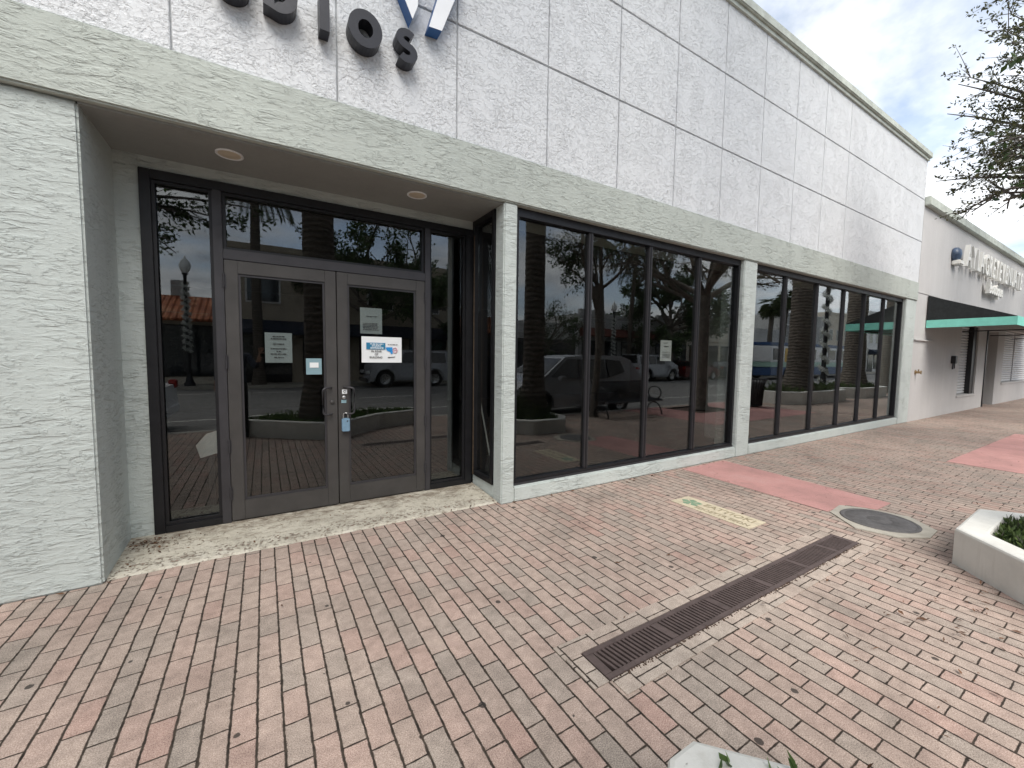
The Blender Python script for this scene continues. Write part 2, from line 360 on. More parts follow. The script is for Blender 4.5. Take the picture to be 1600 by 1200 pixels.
# ------------------------------------------------------------------ mesh builder
class MB:
    def __init__(s): s.v = []; s.f = []; s.mi = []; s.sm = []
    def add(s, vs, fs, mi=0, smooth=False, mat=None):
        o = len(s.v)
        if mat is not None: vs = [mat @ Vector(x) for x in vs]
        s.v += [tuple(x) for x in vs]
        for f in fs:
            s.f.append([i + o for i in f]); s.mi.append(mi); s.sm.append(smooth)
        return s
    def box(s, a, b, mi=0, mat=None, bev=0.0):
        x0, y0, z0 = a; x1, y1, z1 = b
        if bev > 0:
            bm = bmesh.new(); bmesh.ops.create_cube(bm, size=1)
            for vv in bm.verts:
                vv.co = Vector(((x0 + x1) / 2 + vv.co.x * (x1 - x0), (y0 + y1) / 2 + vv.co.y * (y1 - y0), (z0 + z1) / 2 + vv.co.z * (z1 - z0)))
            bmesh.ops.bevel(bm, geom=bm.edges[:], offset=bev, segments=2, affect='EDGES')
            bm.verts.index_update()
            s.add([vv.co for vv in bm.verts], [[vv.index for vv in f.verts] for f in bm.faces], mi, False, mat)
            bm.free(); return s
        vs = [(x0, y0, z0), (x1, y0, z0), (x1, y1, z0), (x0, y1, z0), (x0, y0, z1), (x1, y0, z1), (x1, y1, z1), (x0, y1, z1)]
        fs = [(0, 3, 2, 1), (4, 5, 6, 7), (0, 1, 5, 4), (1, 2, 6, 5), (2, 3, 7, 6), (3, 0, 4, 7)]
        return s.add(vs, fs, mi, False, mat)
    def prism(s, poly, d0, d1, axis='z', mi=0, mat=None, mi_side=None):
        n = len(poly)
        def P(a, b, d): return {'z': (a, b, d), 'y': (a, d, b), 'x': (d, a, b)}[axis]
        vs = [P(a, b, d0) for a, b in poly] + [P(a, b, d1) for a, b in poly]
        s.add(vs, [list(range(n))[::-1], list(range(n, 2 * n))], mi, False, mat)
        return s.add(vs, [(i, (i + 1) % n, n + (i + 1) % n, n + i) for i in range(n)], mi if mi_side is None else mi_side, False, mat)
    def tube(s, pts, rads, seg=10, mi=0, mat=None, caps=True, smooth=True):
        pts = [Vector(p) for p in pts]; n = len(pts)
        if not isinstance(rads, (list, tuple)): rads = [rads] * n
        vs = []; up = None
        for i, p in enumerate(pts):
            d = (pts[min(i + 1, n - 1)] - pts[max(i - 1, 0)]).normalized()
            if up is None:
                up = Vector((0, 0, 1)) if abs(d.z) < .9 else Vector((1, 0, 0))
            a = d.cross(up)
            if a.length < 1e-5: a = d.cross(Vector((0, 1, 0)))
            a.normalize(); b = d.cross(a).normalized(); up = b.cross(d).normalized() if False else up
            for k in range(seg):
                t = 2 * math.pi * k / seg
                vs.append(p + a * (math.cos(t) * rads[i]) + b * (math.sin(t) * rads[i]))
        fs = [(i * seg + k, i * seg + (k + 1) % seg, (i + 1) * seg + (k + 1) % seg, (i + 1) * seg + k) for i in range(n - 1) for k in range(seg)]
        s.add(vs, fs, mi, smooth, mat)
        if caps:
            s.add(vs[:seg], [list(range(seg))], mi, False, mat); s.add(vs[-seg:], [list(range(seg))[::-1]], mi, False, mat)
        return s
    def lathe(s, prof, seg=24, mi=0, mat=None, smooth=True, c=(0, 0)):
        vs = [(c[0] + r * math.cos(2 * math.pi * k / seg), c[1] + r * math.sin(2 * math.pi * k / seg), z) for r, z in prof for k in range(seg)]
        n = len(prof)
        fs = [(i * seg + k, i * seg + (k + 1) % seg, (i + 1) * seg + (k + 1) % seg, (i + 1) * seg + k) for i in range(n - 1) for k in range(seg)]
        return s.add(vs, fs, mi, smooth, mat)
    def leaf(s, p, d, n, ln, wd, mi=0):
        p = Vector(p); d = d.normalized(); side = d.cross(n)
        if side.length < 1e-4: side = d.cross(Vector((.3, .5, .8)))
        side.normalize(); up = side.cross(d)
        vs = [p, p + d * ln * .45 + side * wd * .5 + up * ln * .06, p + d * ln, p + d * ln * .45 - side * wd * .5 + up * ln * .06]
        return s.add(vs, [(0, 1, 2), (0, 2, 3)], mi, False)
    def build(s, name, mats, parent=None, loc=None):
        me = bpy.data.meshes.new(name)
        me.from_pydata(s.v, [], s.f)
        if not isinstance(mats, (list, tuple)): mats = [mats]
        for m in mats: me.materials.append(M[m] if isinstance(m, str) else m)
        me.polygons.foreach_set('material_index', s.mi)
        me.polygons.foreach_set('use_smooth', s.sm)
        me.update()
        o = bpy.data.objects.new(name, me); COL.objects.link(o)
        if parent: o.parent = parent
        if loc: o.location = loc
        return o

def tag(o, label=None, cat=None, group=None, kind=None):
    if label: o['label'] = label
    if cat: o['category'] = cat
    if group: o['group'] = group
    if kind: o['kind'] = kind
    return o
def thing(name, label, cat, loc=(0, 0, 0), rz=0, group=None):
    o = bpy.data.objects.new(name, None); COL.objects.link(o)
    o.location = loc; o.rotation_euler = (0, 0, rz); o.empty_display_size = .2
    return tag(o, label, cat, group)
def copy_tree(o, parent=None):
    c = o.copy(); COL.objects.link(c)
    if parent: c.parent = parent
    for ch in list(o.children): copy_tree(ch, c)
    return c
def rnd_dir():
    while True:
        v = Vector((random.uniform(-1, 1), random.uniform(-1, 1), random.uniform(-1, 1)))
        if .05 < v.length < 1: return v.normalized()
def text_mb(body, size, depth, bold=0.0, align='CENTER', sx=1.0):
    cu = bpy.data.curves.new('text_curve', 'FONT'); cu.body = body; cu.size = size; cu.extrude = depth / 2; cu.offset = bold
    cu.align_x = align; cu.align_y = 'CENTER'; cu.resolution_u = 3
    ob = bpy.data.objects.new('text_tmp', cu); COL.objects.link(ob)
    dg = bpy.context.evaluated_depsgraph_get()
    me = bpy.data.meshes.new_from_object(ob.evaluated_get(dg))
    mb = MB(); mb.add([(v.co.x * sx, v.co.y, v.co.z) for v in me.vertices], [list(p.vertices) for p in me.polygons])
    bpy.data.objects.remove(ob); bpy.data.meshes.remove(me); bpy.data.curves.remove(cu)
    return mb

# ================================================================== SETTING
MB().add([(-900, -900, -.17), (900, -900, -.17), (900, 900, -.17), (-900, 900, -.17)], [(0, 1, 2, 3)]).build('ground', 'ground')['kind'] = 'structure'
MB().add([(-300, -17.2, -.14), (300, -17.2, -.14), (300, -4.62, -.14), (-300, -4.62, -.14)], [(0, 1, 2, 3)]).build('road', 'asphalt')['kind'] = 'structure'
mk = MB()
for x in range(-60, 130, 9): mk.add([(x, -11.06, -.136), (x + 3, -11.06, -.136), (x + 3, -10.94, -.136), (x, -10.94, -.136)], [(0, 1, 2, 3)])
for y in (-7.2, -14.8): mk.add([(-80, y - .05, -.136), (140, y - .05, -.136), (140, y + .05, -.136), (-80, y + .05, -.136)], [(0, 1, 2, 3)])
mk.build('road_marking', 'road_paint')['kind'] = 'structure'
HOLES = [(1.315, 4.10, -2.165, -1.965), (10.1, 11.7, -4.3, -3.1)]
xs = sorted({-40, 60} | {h[i] for h in HOLES for i in (0, 1)}); ys = sorted({-4.55, .70} | {h[i] for h in HOLES for i in (2, 3)})
pv = MB()
for i in range(len(xs) - 1):
    for j in range(len(ys) - 1):
        cx, cy = (xs[i] + xs[i + 1]) / 2, (ys[j] + ys[j + 1]) / 2
        if any(h[0] < cx < h[1] and h[2] < cy < h[3] for h in HOLES): continue
        pv.add([(xs[i], ys[j], 0), (xs[i + 1], ys[j], 0), (xs[i + 1], ys[j + 1], 0), (xs[i], ys[j + 1], 0)], [(0, 1, 2, 3)])
pv.build('sidewalk', 'brick')['kind'] = 'structure'
MB().box((-40, -4.70, -.165), (60, -4.55, .002), 0).build('kerb', 'kerb')['kind'] = 'structure'
MB().box((-40, -22.5, -.165), (130, -17.2, .0)).build('far_sidewalk', 'concrete')['kind'] = 'structure'
pk = MB()
pk.prism([(4.76, -.035), (5.70, -.035), (5.56, -1.94), (5.19, -1.94), (5.08, -1.73), (4.69, -1.71)], .001, .004)
pk.prism([(8.66, -1.69), (13.4, -1.69), (13.4, -4.54), (11.72, -4.54), (11.72, -3.08), (10.08, -3.08), (10.08, -4.54), (8.64, -4.54)], .001, .004)
pk.build('pink_path', 'pink')['kind'] = 'structure'
bd = MB()
for a, b in (((1.22, -1.964), (4.20, -1.868)), ((1.33, -2.262), (4.20, -2.166))): bd.box((a[0], a[1], .0), (b[0], b[1], .005))
bd.box((1.225, -2.166, .0), (1.314, -1.966, .005)); bd.box((4.101, -2.166, 0), (4.20, -1.966, .005))
bd.build('paving_border', 'brick_border')['kind'] = 'structure'
# doorstep apron with a ragged worn front edge
def apron():
    t = NT('worn_cream_concrete'); c = t.coords()
    a = t.noise(c, 3.0, 7, .68, .8); b = t.noise(t.map(c, (1, 2.2, 1)), 9, 6, .7, .5); f = t.noise(c, 60, 4, .7)
    y = t.n('ShaderNodeSeparateXYZ', {0: c}).outputs[1]
    base = t.ramp(a, [(.3, (.34, .31, .255)), (.52, (.52, .485, .40)), (.75, (.60, .565, .485))])
    stain = t.mr(t.math('ADD', b, t.mr(y, .30, .68, 0, .14)), .53, .70)
    base = t.mix(t.math('MULTIPLY', stain, .7), base, (.13, .09, .06))
    chip = t.mr(t.math('ADD', t.noise(c, 34, 6, .75), t.mr(t.math('ABSOLUTE', t.math('SUBTRACT', y, .17)), 0, .12, .09, 0)), .60, .68)
    base = t.mix(t.math('MULTIPLY', chip, .7), base, (.24, .14, .10))
    base = t.mix(1.0, base, t.ramp(f, [(.3, .85), (.7, 1.08)]), 'MULTIPLY')
    return t.done(t.pbsdf(base, .9, t.bump(t.math('SUBTRACT', f, t.math('MULTIPLY', chip, 1.5)), .003), 0, .2))
M['apron'] = apron()
ap = MB(); NX = 90
top, frt = [], []
for i in range(NX + 1):
    x = -.9 + 2.88 * i / NX
    yf = .075 + .012 * noise.noise(Vector((x * 5, 0, 1))) + .008 * noise.noise(Vector((x * 23, 0, 4)))
    for y, z in ((.68, .05), (.40, .036), (yf + .05, .02), (yf + .012, .014), (yf, .001)): top.append((x, y, z))
ap.add(top, [(i * 5 + k, i * 5 + k + 1, (i + 1) * 5 + k + 1, (i + 1) * 5 + k) for i in range(NX) for k in range(4)], 0, False)
ap.build('doorstep', 'apron')['kind'] = 'structure'

# ================================================================== MAIN BUILDING
bld = thing('commercial_building', 'pale green grey stucco shopfront building with white panelled upper wall and dark tinted windows', 'building')
BX1 = 13.45
wl = MB()
wl.box((-9, .03, 0), (-.9, .69, 2.937), bev=.012)                          # left pier
wl.box((-.9, .66, .0), (-.762, 1.0, 2.937))                               # jamb strip beside frame
wl.box((-.762, .665, 2.835), (1.98, 1.0, 2.937))                          # lintel strip over the frame
wl.box((1.98, .0, 0), (2.13, .17, 2.94), bev=.012)                        # first column
wl.box((6.055, .0, 0), (6.405, .35, 2.94), bev=.012)                      # second column
wl.box((12.75, .0, 0), (BX1, .45, 2.94), bev=.012)                        # end pier
wl.box((2.131, .003, 0), (6.054, .30, .155), bev=.012)                    # sills
wl.box((6.406, .003, 0), (12.749, .30, .155), bev=.012)
wl.box((1.985, .171, 0), (2.12, .66, .155), bev=.008)                     # low wall at recess side
wl.build('wall', 'stucco', bld)
MB().box((-9, -.018, 2.94), (BX1 + .004, .69, 3.368), bev=.012).build('fascia_beam', 'stucco_beam', bld)
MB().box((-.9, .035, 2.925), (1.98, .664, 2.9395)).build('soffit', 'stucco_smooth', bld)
up = MB()
gx = [-9.18 + .97 * k for k in range(24)]
gx = [x for x in gx if x < 9.4] + [BX1]
gz = [3.369, 4.325, 5.292, 6.235]
G = .0075
for i in range(len(gx) - 1):
    for j in range(3):
        up.box((gx[i] + G * .8, .0, gz[j] + (G if j else 0)), (gx[i + 1] - (G * .8 if i < len(gx) - 2 else 0), .06, gz[j + 1] - (G if j < 2 else 0)), 0, bev=.004)
up.box((-9.2, .016, 3.369), (BX1 - .002, .3, 6.235), 1)
up.build('upper_wall', ['stucco_white', 'groove'], bld)
cp = MB(); cp.box((-9.3, -.07, 6.236), (BX1 + .05, .45, 6.36), bev=.012); cp.box((-9.25, -.03, 6.18), (BX1 + .02, -.0005, 6.235))
cp.build('coping', 'coping', bld)
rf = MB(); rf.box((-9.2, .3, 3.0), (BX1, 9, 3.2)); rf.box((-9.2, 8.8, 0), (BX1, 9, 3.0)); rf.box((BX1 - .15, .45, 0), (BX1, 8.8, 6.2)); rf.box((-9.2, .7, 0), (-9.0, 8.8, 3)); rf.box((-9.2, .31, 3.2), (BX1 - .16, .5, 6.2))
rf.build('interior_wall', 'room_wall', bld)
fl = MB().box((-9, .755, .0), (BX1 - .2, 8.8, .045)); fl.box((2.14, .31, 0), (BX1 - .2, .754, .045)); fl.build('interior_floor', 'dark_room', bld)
MB().box((6.95, .85, .046), (7.2, 1.1, 2.99)).build('interior_column', 'b_white', bld)
for lx, ly in ((-.18 * 1.0, .29), (1.22, .27)):
    d = MB(); d.lathe([(.088, .0), (.088, -.006), (.078, -.009), (.072, -.004), (.0, -.004)], 32, 0)
    o = d.build('downlight', 'logo_face', bld, (lx, ly, 2.925))
    MB().lathe([(.071, -.0045), (.06, -.007), (0.0, -.0085)], 32).build('lens', 'lens', o)

def window(x0, x1, mull, name='window'):
    z0, z1, yf, yb = .156, 2.938, .055, .155
    f = MB()
    t = .052
    f.box((x0, yf, z0), (x1, yb, z0 + .05), 0, bev=.003); f.box((x0, yf - .012, z0 + .001), (x1, yf - .001, z0 + .022), 1, bev=.002)
    f.box((x0, yf, z1 - .085), (x1, yb, z1), 0, bev=.003)
    f.box((x0, yf, z0 + .05), (x0 + t, yb, z1 - .085), 0, bev=.003); f.box((x1 - t, yf, z0 + .05), (x1, yb, z1 - .085), 0, bev=.003)
    o = f.build(name, ['frame_dark', 'frame_mid'], bld)
    edges = [x0 + t] + mull + [x1 - t]
    for i, mx_ in enumerate(mull):
        m = MB(); m.box((mx_ - .031, .070, z0 + .051), (mx_ + .031, yb - .01, z1 - .086), 0, bev=.004)
        m.box((mx_ - .010, .064, z0 + .051), (mx_ + .010, .0695, z1 - .086), 1)
        m.build('mullion', ['frame_mid', 'frame_dark'], o)
    for i in range(len(edges) - 1):
        a = edges[i] + (.0315 if i else 0); b = edges[i + 1] - (.0315 if i < len(edges) - 2 else 0)
        MB().box((a, .100, z0 + .051), (b, .108, z1 - .086)).build('pane', 'glass', o)
    return o
window(2.131, 6.054, [3.14, 4.12, 5.11])
window(6.406, 12.749, [7.44, 8.56, 9.68, 10.67, 11.70])

# entrance screen
ef = MB()
Y0, Y1 = .645, .745
def bar(mb, x0, z0, x1, z1, y0=Y0, y1=Y1, mi=0, b=.003): mb.box((x0, y0, z0), (x1, y1, z1), mi, bev=b)
bar(ef, -.761, .046, -.695, 2.834)                       # left jamb
bar(ef, -.694, 2.765, 1.965, 2.834)                      # head
bar(ef, -.325, .046, -.262, 2.764, Y0 - .004, Y1, 1)     # mullion left of doors
bar(ef, 1.425, .046, 1.478, 2.764, Y0 - .004, Y1, 1)
bar(ef, 1.885, .046, 1.965, 2.764, Y0, Y1)               # corner post
bar(ef, -.261, 2.232, 1.424, 2.312, Y0 - .006, Y1, 1)    # transom bar
bar(ef, -.694, .046, -.326, .105); bar(ef, 1.479, .046, 1.884, .105)
for a, b, c, d in ((-.694, .106, -.326, 2.764), (1.479, .106, 1.884, 2.764), (-.261, 2.313, 1.424, 2.764)):   # glazing beads
    k = .022
    ef.box((a, Y0 + .022, b), (c, Y0 + .045, b + k), 2); ef.box((a, Y0 + .022, d - k), (c, Y0 + .045, d), 2)
    ef.box((a, Y0 + .022, b + k), (a + k, Y0 + .045, d - k), 2); ef.box((c - k, Y0 + .022, b + k), (c, Y0 + .045, d - k), 2)
eo = ef.build('entrance_frame', ['frame_dark', 'frame_mid', 'frame_dark'], bld)
for nm, a, b, c, d in (('sidelight_pane', -.694, .106, -.326, 2.764), ('sidelight_pane', 1.479, .106, 1.884, 2.764), ('transom_pane', -.261, 2.313, 1.424, 2.764)):
    MB().box((a, .700, b), (c, .708, d)).build(nm, 'glass', eo)

def door(x0, x1, hinge_left):
    z0, z1 = .062, 2.228
    y0, y1 = .640, .690
    st = .092
    d = MB()
    d.box((x0, y0, z0), (x0 + st, y1, z1), 0, bev=.003); d.box((x1 - st, y0, z0), (x1, y1, z1), 0, bev=.003)
    d.box((x0 + st + .0005, y0 + .001, z1 - .105), (x1 - st - .0005, y1, z1), 0, bev=.003)
    d.box((x0 + st + .0005, y0 + .001, z0), (x1 - st - .0005, y1, z0 + .165), 0, bev=.003)
    a, b, c, e = x0 + st + .001, z0 + .166, x1 - st - .001, z1 - .106
    k = .016
    d.box((a, y0 + .012, b), (c, y0 + .03, b + k), 1); d.box((a, y0 + .012, e - k), (c, y0 + .03, e), 1)
    d.box((a, y0 + .012, b + k), (a + k, y0 + .03, e - k), 1); d.box((c - k, y0 + .012, b + k), (c, y0 + .03, e - k), 1)
    o = d.build('door', ['door_metal', 'frame_mid'], bld)
    MB().box((a, .662, b), (c, .668, e)).build('pane', 'glass', o)
    hx = x1 - .05 if hinge_left else x0 + .05
    s = -1 if hinge_left else 1
    h = MB()
    pts = [(hx, y0 + .002, 1.165), (hx, y0 - .05, 1.165)]
    for q in range(1, 6):
        t = q / 6 * math.pi / 2
        pts.append((hx + s * .035 * (1 - math.cos(t)) + s * .03 * (q / 6), y0 - .05 - .004 * q, 1.165))
    pts = [(hx, y0 + .002, 1.168), (hx + s * .012, y0 - .03, 1.168), (hx + s * .04, y0 - .052, 1.168), (hx + s * .062, y0 - .06, 1.166), (hx + s * .076, y0 - .062, 1.155), (hx + s * .082, y0 - .062, 1.138),
           (hx + s * .082, y0 - .062, .952), (hx + s * .076, y0 - .062, .935), (hx + s * .062, y0 - .06, .924), (hx + s * .04, y0 - .052, .922), (hx + s * .012, y0 - .03, .922), (hx, y0 + .002, .922)]
    h.tube(pts, .0085, 10)
    h.build('handle', 'frame_mid', o)
    xh = x0 - .004 if hinge_left else x1 + .004
    for z in (2.06, 1.40, .70, .30) if hinge_left else (2.06, 1.40, .80, .30):
        hm = MB()
        for q in range(3): hm.tube([(xh, y0 - .008, z - .055 + q * .037), (xh, y0 - .008, z - .021 + q * .037)], .0085, 10)
        hm.tube([(xh, y0 - .008, z - .062), (xh, y0 - .008, z + .062)], .005, 8)
        hm.box((xh - .016, y0 - .0035, z - .055), (xh + .016, y0 - .0005, z + .052))
        hm.build('hinge', 'frame_mid', o)
    return o
dl = door(-.258, .577, True)
dr = door(.585, 1.421, False)
lk = MB(); lk.lathe([(0, 0), (.017, 0), (.017, .012), (.012, .016), (0, .016)], 20, 0, Matrix.Translation((.632, .638, 1.073)) @ Matrix.Rotation(R(90), 4, 'X')); lk.build('lock_cylinder', 'chrome', dr)
MB().lathe([(0, 0), (.017, 0), (.017, .012), (.012, .016), (0, .016)], 20, 0, Matrix.Translation((.530, .638, 1.035)) @ Matrix.Rotation(R(90), 4, 'X')).build('lock_cylinder', 'door_metal', dl)
# window in the side of the recess
sw = MB()
sw.box((1.966, .171, .156), (2.06, .225, 2.92), 0, bev=.003); sw.box((1.966, .600, .156), (2.06, .66, 2.92), 0, bev=.003)
sw.box((1.966, .2255, .156), (2.06, .5995, .205), 0, bev=.003); sw.box((1.966, .2255, 2.86), (2.06, .5995, 2.92), 0, bev=.003)
sw.box((1.958, .602, .16), (1.9655, .608, 2.76), 1)
so = sw.build('side_window', ['frame_dark', 'worn_edge'], bld)
MB().box((2.01, .226, .206), (2.018, .599, 2.859)).build('pane', 'glass', so)

# --- stickers and notices on the doors
def sheet(name, x0, z0, x1, z1, y, mat='paper', label='', cat='notice', wav=.004, lines=()):
    th = thing(name, label, cat, ((x0 + x1) / 2, y, z0))
    m = MB(); n = 8; W = x1 - x0; H = z1 - z0
    vs = []
    for j in range(n + 1):
        for i in range(n + 1):
            u, v = i / n, j / n
            vs.append(((u - .5) * W, -abs(noise.noise(Vector((u * 2.2 + x0 * 9, v * 2.2, 3)))) * wav, v * H))
    k = (n + 1) ** 2
    vs2 = [(a, b + .0006, c) for a, b, c in vs]
    fs = [(j * (n + 1) + i, j * (n + 1) + i + 1, (j + 1) * (n + 1) + i + 1, (j + 1) * (n + 1) + i) for j in range(n) for i in range(n)]
    m.add(vs, fs, 0, True); m.add(vs2, [f[::-1] for f in fs], 0, True)
    m.build('page', mat, th)
    return th, W, H
def text_on(th, body, size, x, z, mat, y=-.006, bold=0.0, depth=.0006, sx=1.0, name='printed_text'):
    tb = text_mb(body, size, depth, bold, sx=sx)
    o = MB().add(tb.v, tb.f, 0, False, Matrix.Translation((x, y, z)) @ Matrix.Rotation(R(90), 4, 'X')).build(name, mat, th)
    return o
def scribble(mb, x0, x1, z, h, y=-.0062, seed=0):
    rr = random.Random(seed); x = x0
    while x < x1:
        l = rr.uniform(.008, .026); e = min(x + l, x1)
        mb.box((x, y, z - h / 2), (e, y + .0004, z + h / 2)); x = e + rr.uniform(.003, .006)
th, W, H = sheet('door_notice', .010, 1.395, .216, 1.655, .672, 'paper_dim', label='white paper notice with short centred lines inside the left door glass')
def line(*a): m = MB(); scribble(m, *a); m.build('printed_line', 'ink', th)
for q, (z, hw) in enumerate(((.228, .045), (.208, .058), (.163, .042), (.122, .062), (.098, .018), (.076, .062), (.046, .036))): line(-hw, hw, z, .008, -.0075, q)
th, W, H = sheet('door_notice', .793, 1.678, .998, 1.925, .672, 'paper_dim', label='plain white typed letter above the colourful poster inside the right door glass')
for q, (z, a, b) in enumerate(((.165, -.045, .05), (.098, -.078, .062), (.084, -.078, .055), (.068, -.078, .07), (.054, -.078, .06), (.038, -.078, .074))): line(a, b, z, .006, -.0075, q + 20)
th, W, H = sheet('door_poster', .80, 1.400, 1.185, 1.650, .6555, wav=.003, cat='poster', label='bright white poster with blue banner and arrow taped outside on the right door')
m = MB(); m.prism([(-.15, .128), (.03, .128), (.03, .192), (-.15, .192)], -.0065, -.0058, 'y'); m.build('banner', 'blue_poster', th)
m = MB(); m.prism([(.032, .15), (.045, .118), (.075, .105), (.088, .082), (.10, .088), (.106, .12), (.098, .15), (.10, .152)], -.0065, -.0058, 'y'); m.build('blue_splash', 'blue_light', th)
m = MB(); m.tube([(.125 + .022 * math.cos(a / 8 * 2 * math.pi), -.0062, .122 + .026 * math.sin(a / 8 * 2 * math.pi)) for a in range(9)], .0045, 6); m.tube([(.112, -.0062, .122), (.14, -.0062, .124)], .0035, 6); m.build('pink_emblem', 'pink_print', th)
text_on(th, 'STUDIO', .024, -.055, .162, 'paper', -.0074, .0006); text_on(th, 'ENTRANCE', .024, -.05, .140, 'paper', -.0074, .0006)
m = MB(); scribble(m, -.115, .012, .180, .007, -.0078, 5); m.build('banner_line', 'paper', th)
text_on(th, 'IN REAR', .027, -.055, .108, 'ink', -.0068, .0004); text_on(th, 'OF', .027, -.055, .080, 'ink', -.0068, .0004); text_on(th, 'BUILDING', .027, -.06, .050, 'ink', -.0068, .0004)
m = MB(); m.prism([(.05, .050), (.068, .058), (.068, .053), (.125, .060), (.125, .054), (.068, .047), (.068, .042)], -.0068, -.006, 'y'); m.build('arrow', 'black', th)
m = MB(); scribble(m, .055, .15, .178, .006, -.0068, 8); m.build('small_print', 'ink', th)
th, W, H = sheet('door_notice', .322, 1.290, .450, 1.435, .656, 'pale_blue', label='small blue grey square card at the inner edge of the left door', wav=.001)
MB().box((-.035, -.0045, .062), (.038, -.0028, .108)).build('white_label', 'paper', th)
th, W, H = sheet('window_notice', 4.41, 1.445, 4.63, 1.715, .114, label='white printed notice in the third pane of the first window', wav=.002)
line(-.04, .045, .19, .012, -.006, 31)
for q, z in enumerate((.115, .09, .075, .06, .045)): line(-.075, .075, z, .005, -.006, 40 + q)
line(-.06, .03, .235, .005, -.006, 61)
# stickers + lockbox on the right door
th = thing('lock_sticker', 'small white square sticker with dark ring by the right door handle', 'sticker', (.640, .6385, 1.127))
MB().box((-.022, -.001, -.02), (.022, .0, .02)).build('backing', 'paper', th)
MB().tube([(.010 * math.cos(a), -.0022, .002 + .010 * math.sin(a)) for a in [R(30 * k) for k in range(12)]], .0025, 6).build('ring_mark', 'black', th)
th = thing('lock_sticker', 'small pale blue label under the lock cylinder of the right door', 'sticker', (.632, .6385, 1.035))
MB().box((-.022, -.001, -.015), (.022, .0, .015)).build('backing', 'pale_blue', th)
th = thing('key_lockbox', 'blue key lockbox hanging from the right door handle', 'lockbox', (.640, .60, .756))
MB().box((-.034, -.022, .0), (.034, .022, .125), 0, bev=.007).build('case', 'blue_tape', th)
MB().tube([(-.02, 0, .12), (-.021, 0, .15), (-.016, 0, .168), (0, 0, .176), (.016, 0, .168), (.021, 0, .15), (.02, 0, .12)], .005, 10).build('shackle', 'chrome', th)
MB().lathe([(0, 0), (.006, 0), (.006, .003), (0, .003)], 14, 0, Matrix.Translation((.012, -.0215, .10)) @ Matrix.Rotation(R(90), 4, 'X')).build('keyhole', 'black', th)
# interior odds and ends seen through the glass
th = thing('cardboard_sheet', 'white pentagon shaped board leaning inside the left sidelight', 'board', (-.45, 1.2, .046))
MB().prism([(-.10, .58), (-.07, .46), (.16, .52), (.12, .72), (-.02, .68)], .0, .012, 'y').build('board', 'paper', th)
MB().box((-.01, .012, .0), (.03, .05, .60)).build('stand', 'frame_mid', th)
th = thing('broom', 'thin white broom handle leaning inside the side window of the entrance', 'broom', (2.3, .82, .046))
MB().tube([(0, .36, 1.04), (0, .02, .24)], .010, 10).build('handle', 'b_white', th)
MB().prism([(-.11, .0), (.11, .0), (.05, .24), (-.05, .24)], -.02, .03, 'y').build('brush', 'ink', th)

# --- raised letters, white and blue emblem
def ribbon(mb, pts, wd, y0, y1, closed=False, mi=0, mi_side=None):
    pts = [Vector((a, b)) for a, b in pts]; n = len(pts); L = []; Rr = []
    for i, p in enumerate(pts):
        a = pts[i - 1] if (i or closed) else p; b = pts[(i + 1) % n] if (i < n - 1 or closed) else p
        d = (b - a).normalized(); nn = Vector((-d.y, d.x)) * wd / 2
        L.append(p + nn); Rr.append(p - nn)
    m = n if closed else n - 1
    for y, fl in ((y0, 0), (y1, 1)):
        vs = [(q.x, y, q.y) for q in L] + [(q.x, y, q.y) for q in Rr]
        mb.add(vs, [(i, (i + 1) % n, n + (i + 1) % n, n + i) for i in range(m)], mi)
    for E_ in (L, Rr):
        vs = [(q.x, y0, q.y) for q in E_] + [(q.x, y1, q.y) for q in E_]
        mb.add(vs, [(i, (i + 1) % n, n + (i + 1) % n, n + i) for i in range(m)], mi if mi_side is None else mi_side, False)
    if not closed:
        for i in (0, n - 1):
            mb.add([(L[i].x, y0, L[i].y), (Rr[i].x, y0, Rr[i].y), (Rr[i].x, y1, Rr[i].y), (L[i].x, y1, L[i].y)], [(0, 1, 2, 3)], mi if mi_side is None else mi_side)
    return mb
sg = thing('wall_sign', 'raised charcoal letters of a studio sign on the white upper wall', 'sign', (.45, 0, 3.77))
LD0, LD1, S_ = -.115, -.004, .068
def arc(cx, cz, rx, rz, a0, a1, n=14): return [(cx + rx * math.cos(R(a0 + (a1 - a0) * k / n)), cz + rz * math.sin(R(a0 + (a1 - a0) * k / n))) for k in range(n + 1)]
def letter(f, x): m = MB(); f(m); o = m.build('letter', 'letter', sg); o.location = (x - .45, 0, 0); return o
letter(lambda m: ribbon(m, arc(0, .125, .088, .098, 0, 348, 29), S_, LD0, LD1, True), .705)
letter(lambda m: ribbon(m, arc(0, .176, .055, .046, 38, 250, 10)[:] + arc(0, .076, .058, .048, 70, -140, 12)[1:], S_ * .84, LD0, LD1), 1.015)
letter(lambda m: m.box((-.033, LD0, 0), (.033, LD1, .25)), .425)
letter(lambda m: ribbon(m, [(-.066, .034), (-.066, .216), (-.01, .216)] + arc(-.006, .125, .078, .091, 80, -80, 12) + [(-.01, .034)], S_, LD0, LD1, True), .15)
letter(lambda m: ribbon(m, [(-.064, .25), (-.064, .10)] + arc(0, .09, .064, .056, 190, 350, 12) + [(.064, .10), (.064, .25)], S_, LD0, LD1), -.125)
# emblem
em = thing('wall_emblem', 'white faced emblem with blue sides above the charcoal letters', 'sign', (1.15, 0, 4.11))
def stroke(poly): MB().prism(poly, -.115, -.004, 'y', 0, None, 1).build('emblem_stroke', ['logo_face', 'logo_side'], em)
stroke([(-.09, .0), (-.045, .12), (-.045, .52), (-.34, .66), (-.34, .5)])
stroke([(.045, .0), (.155, .01), (.33, .46), (.33, .62), (.21, .55)])

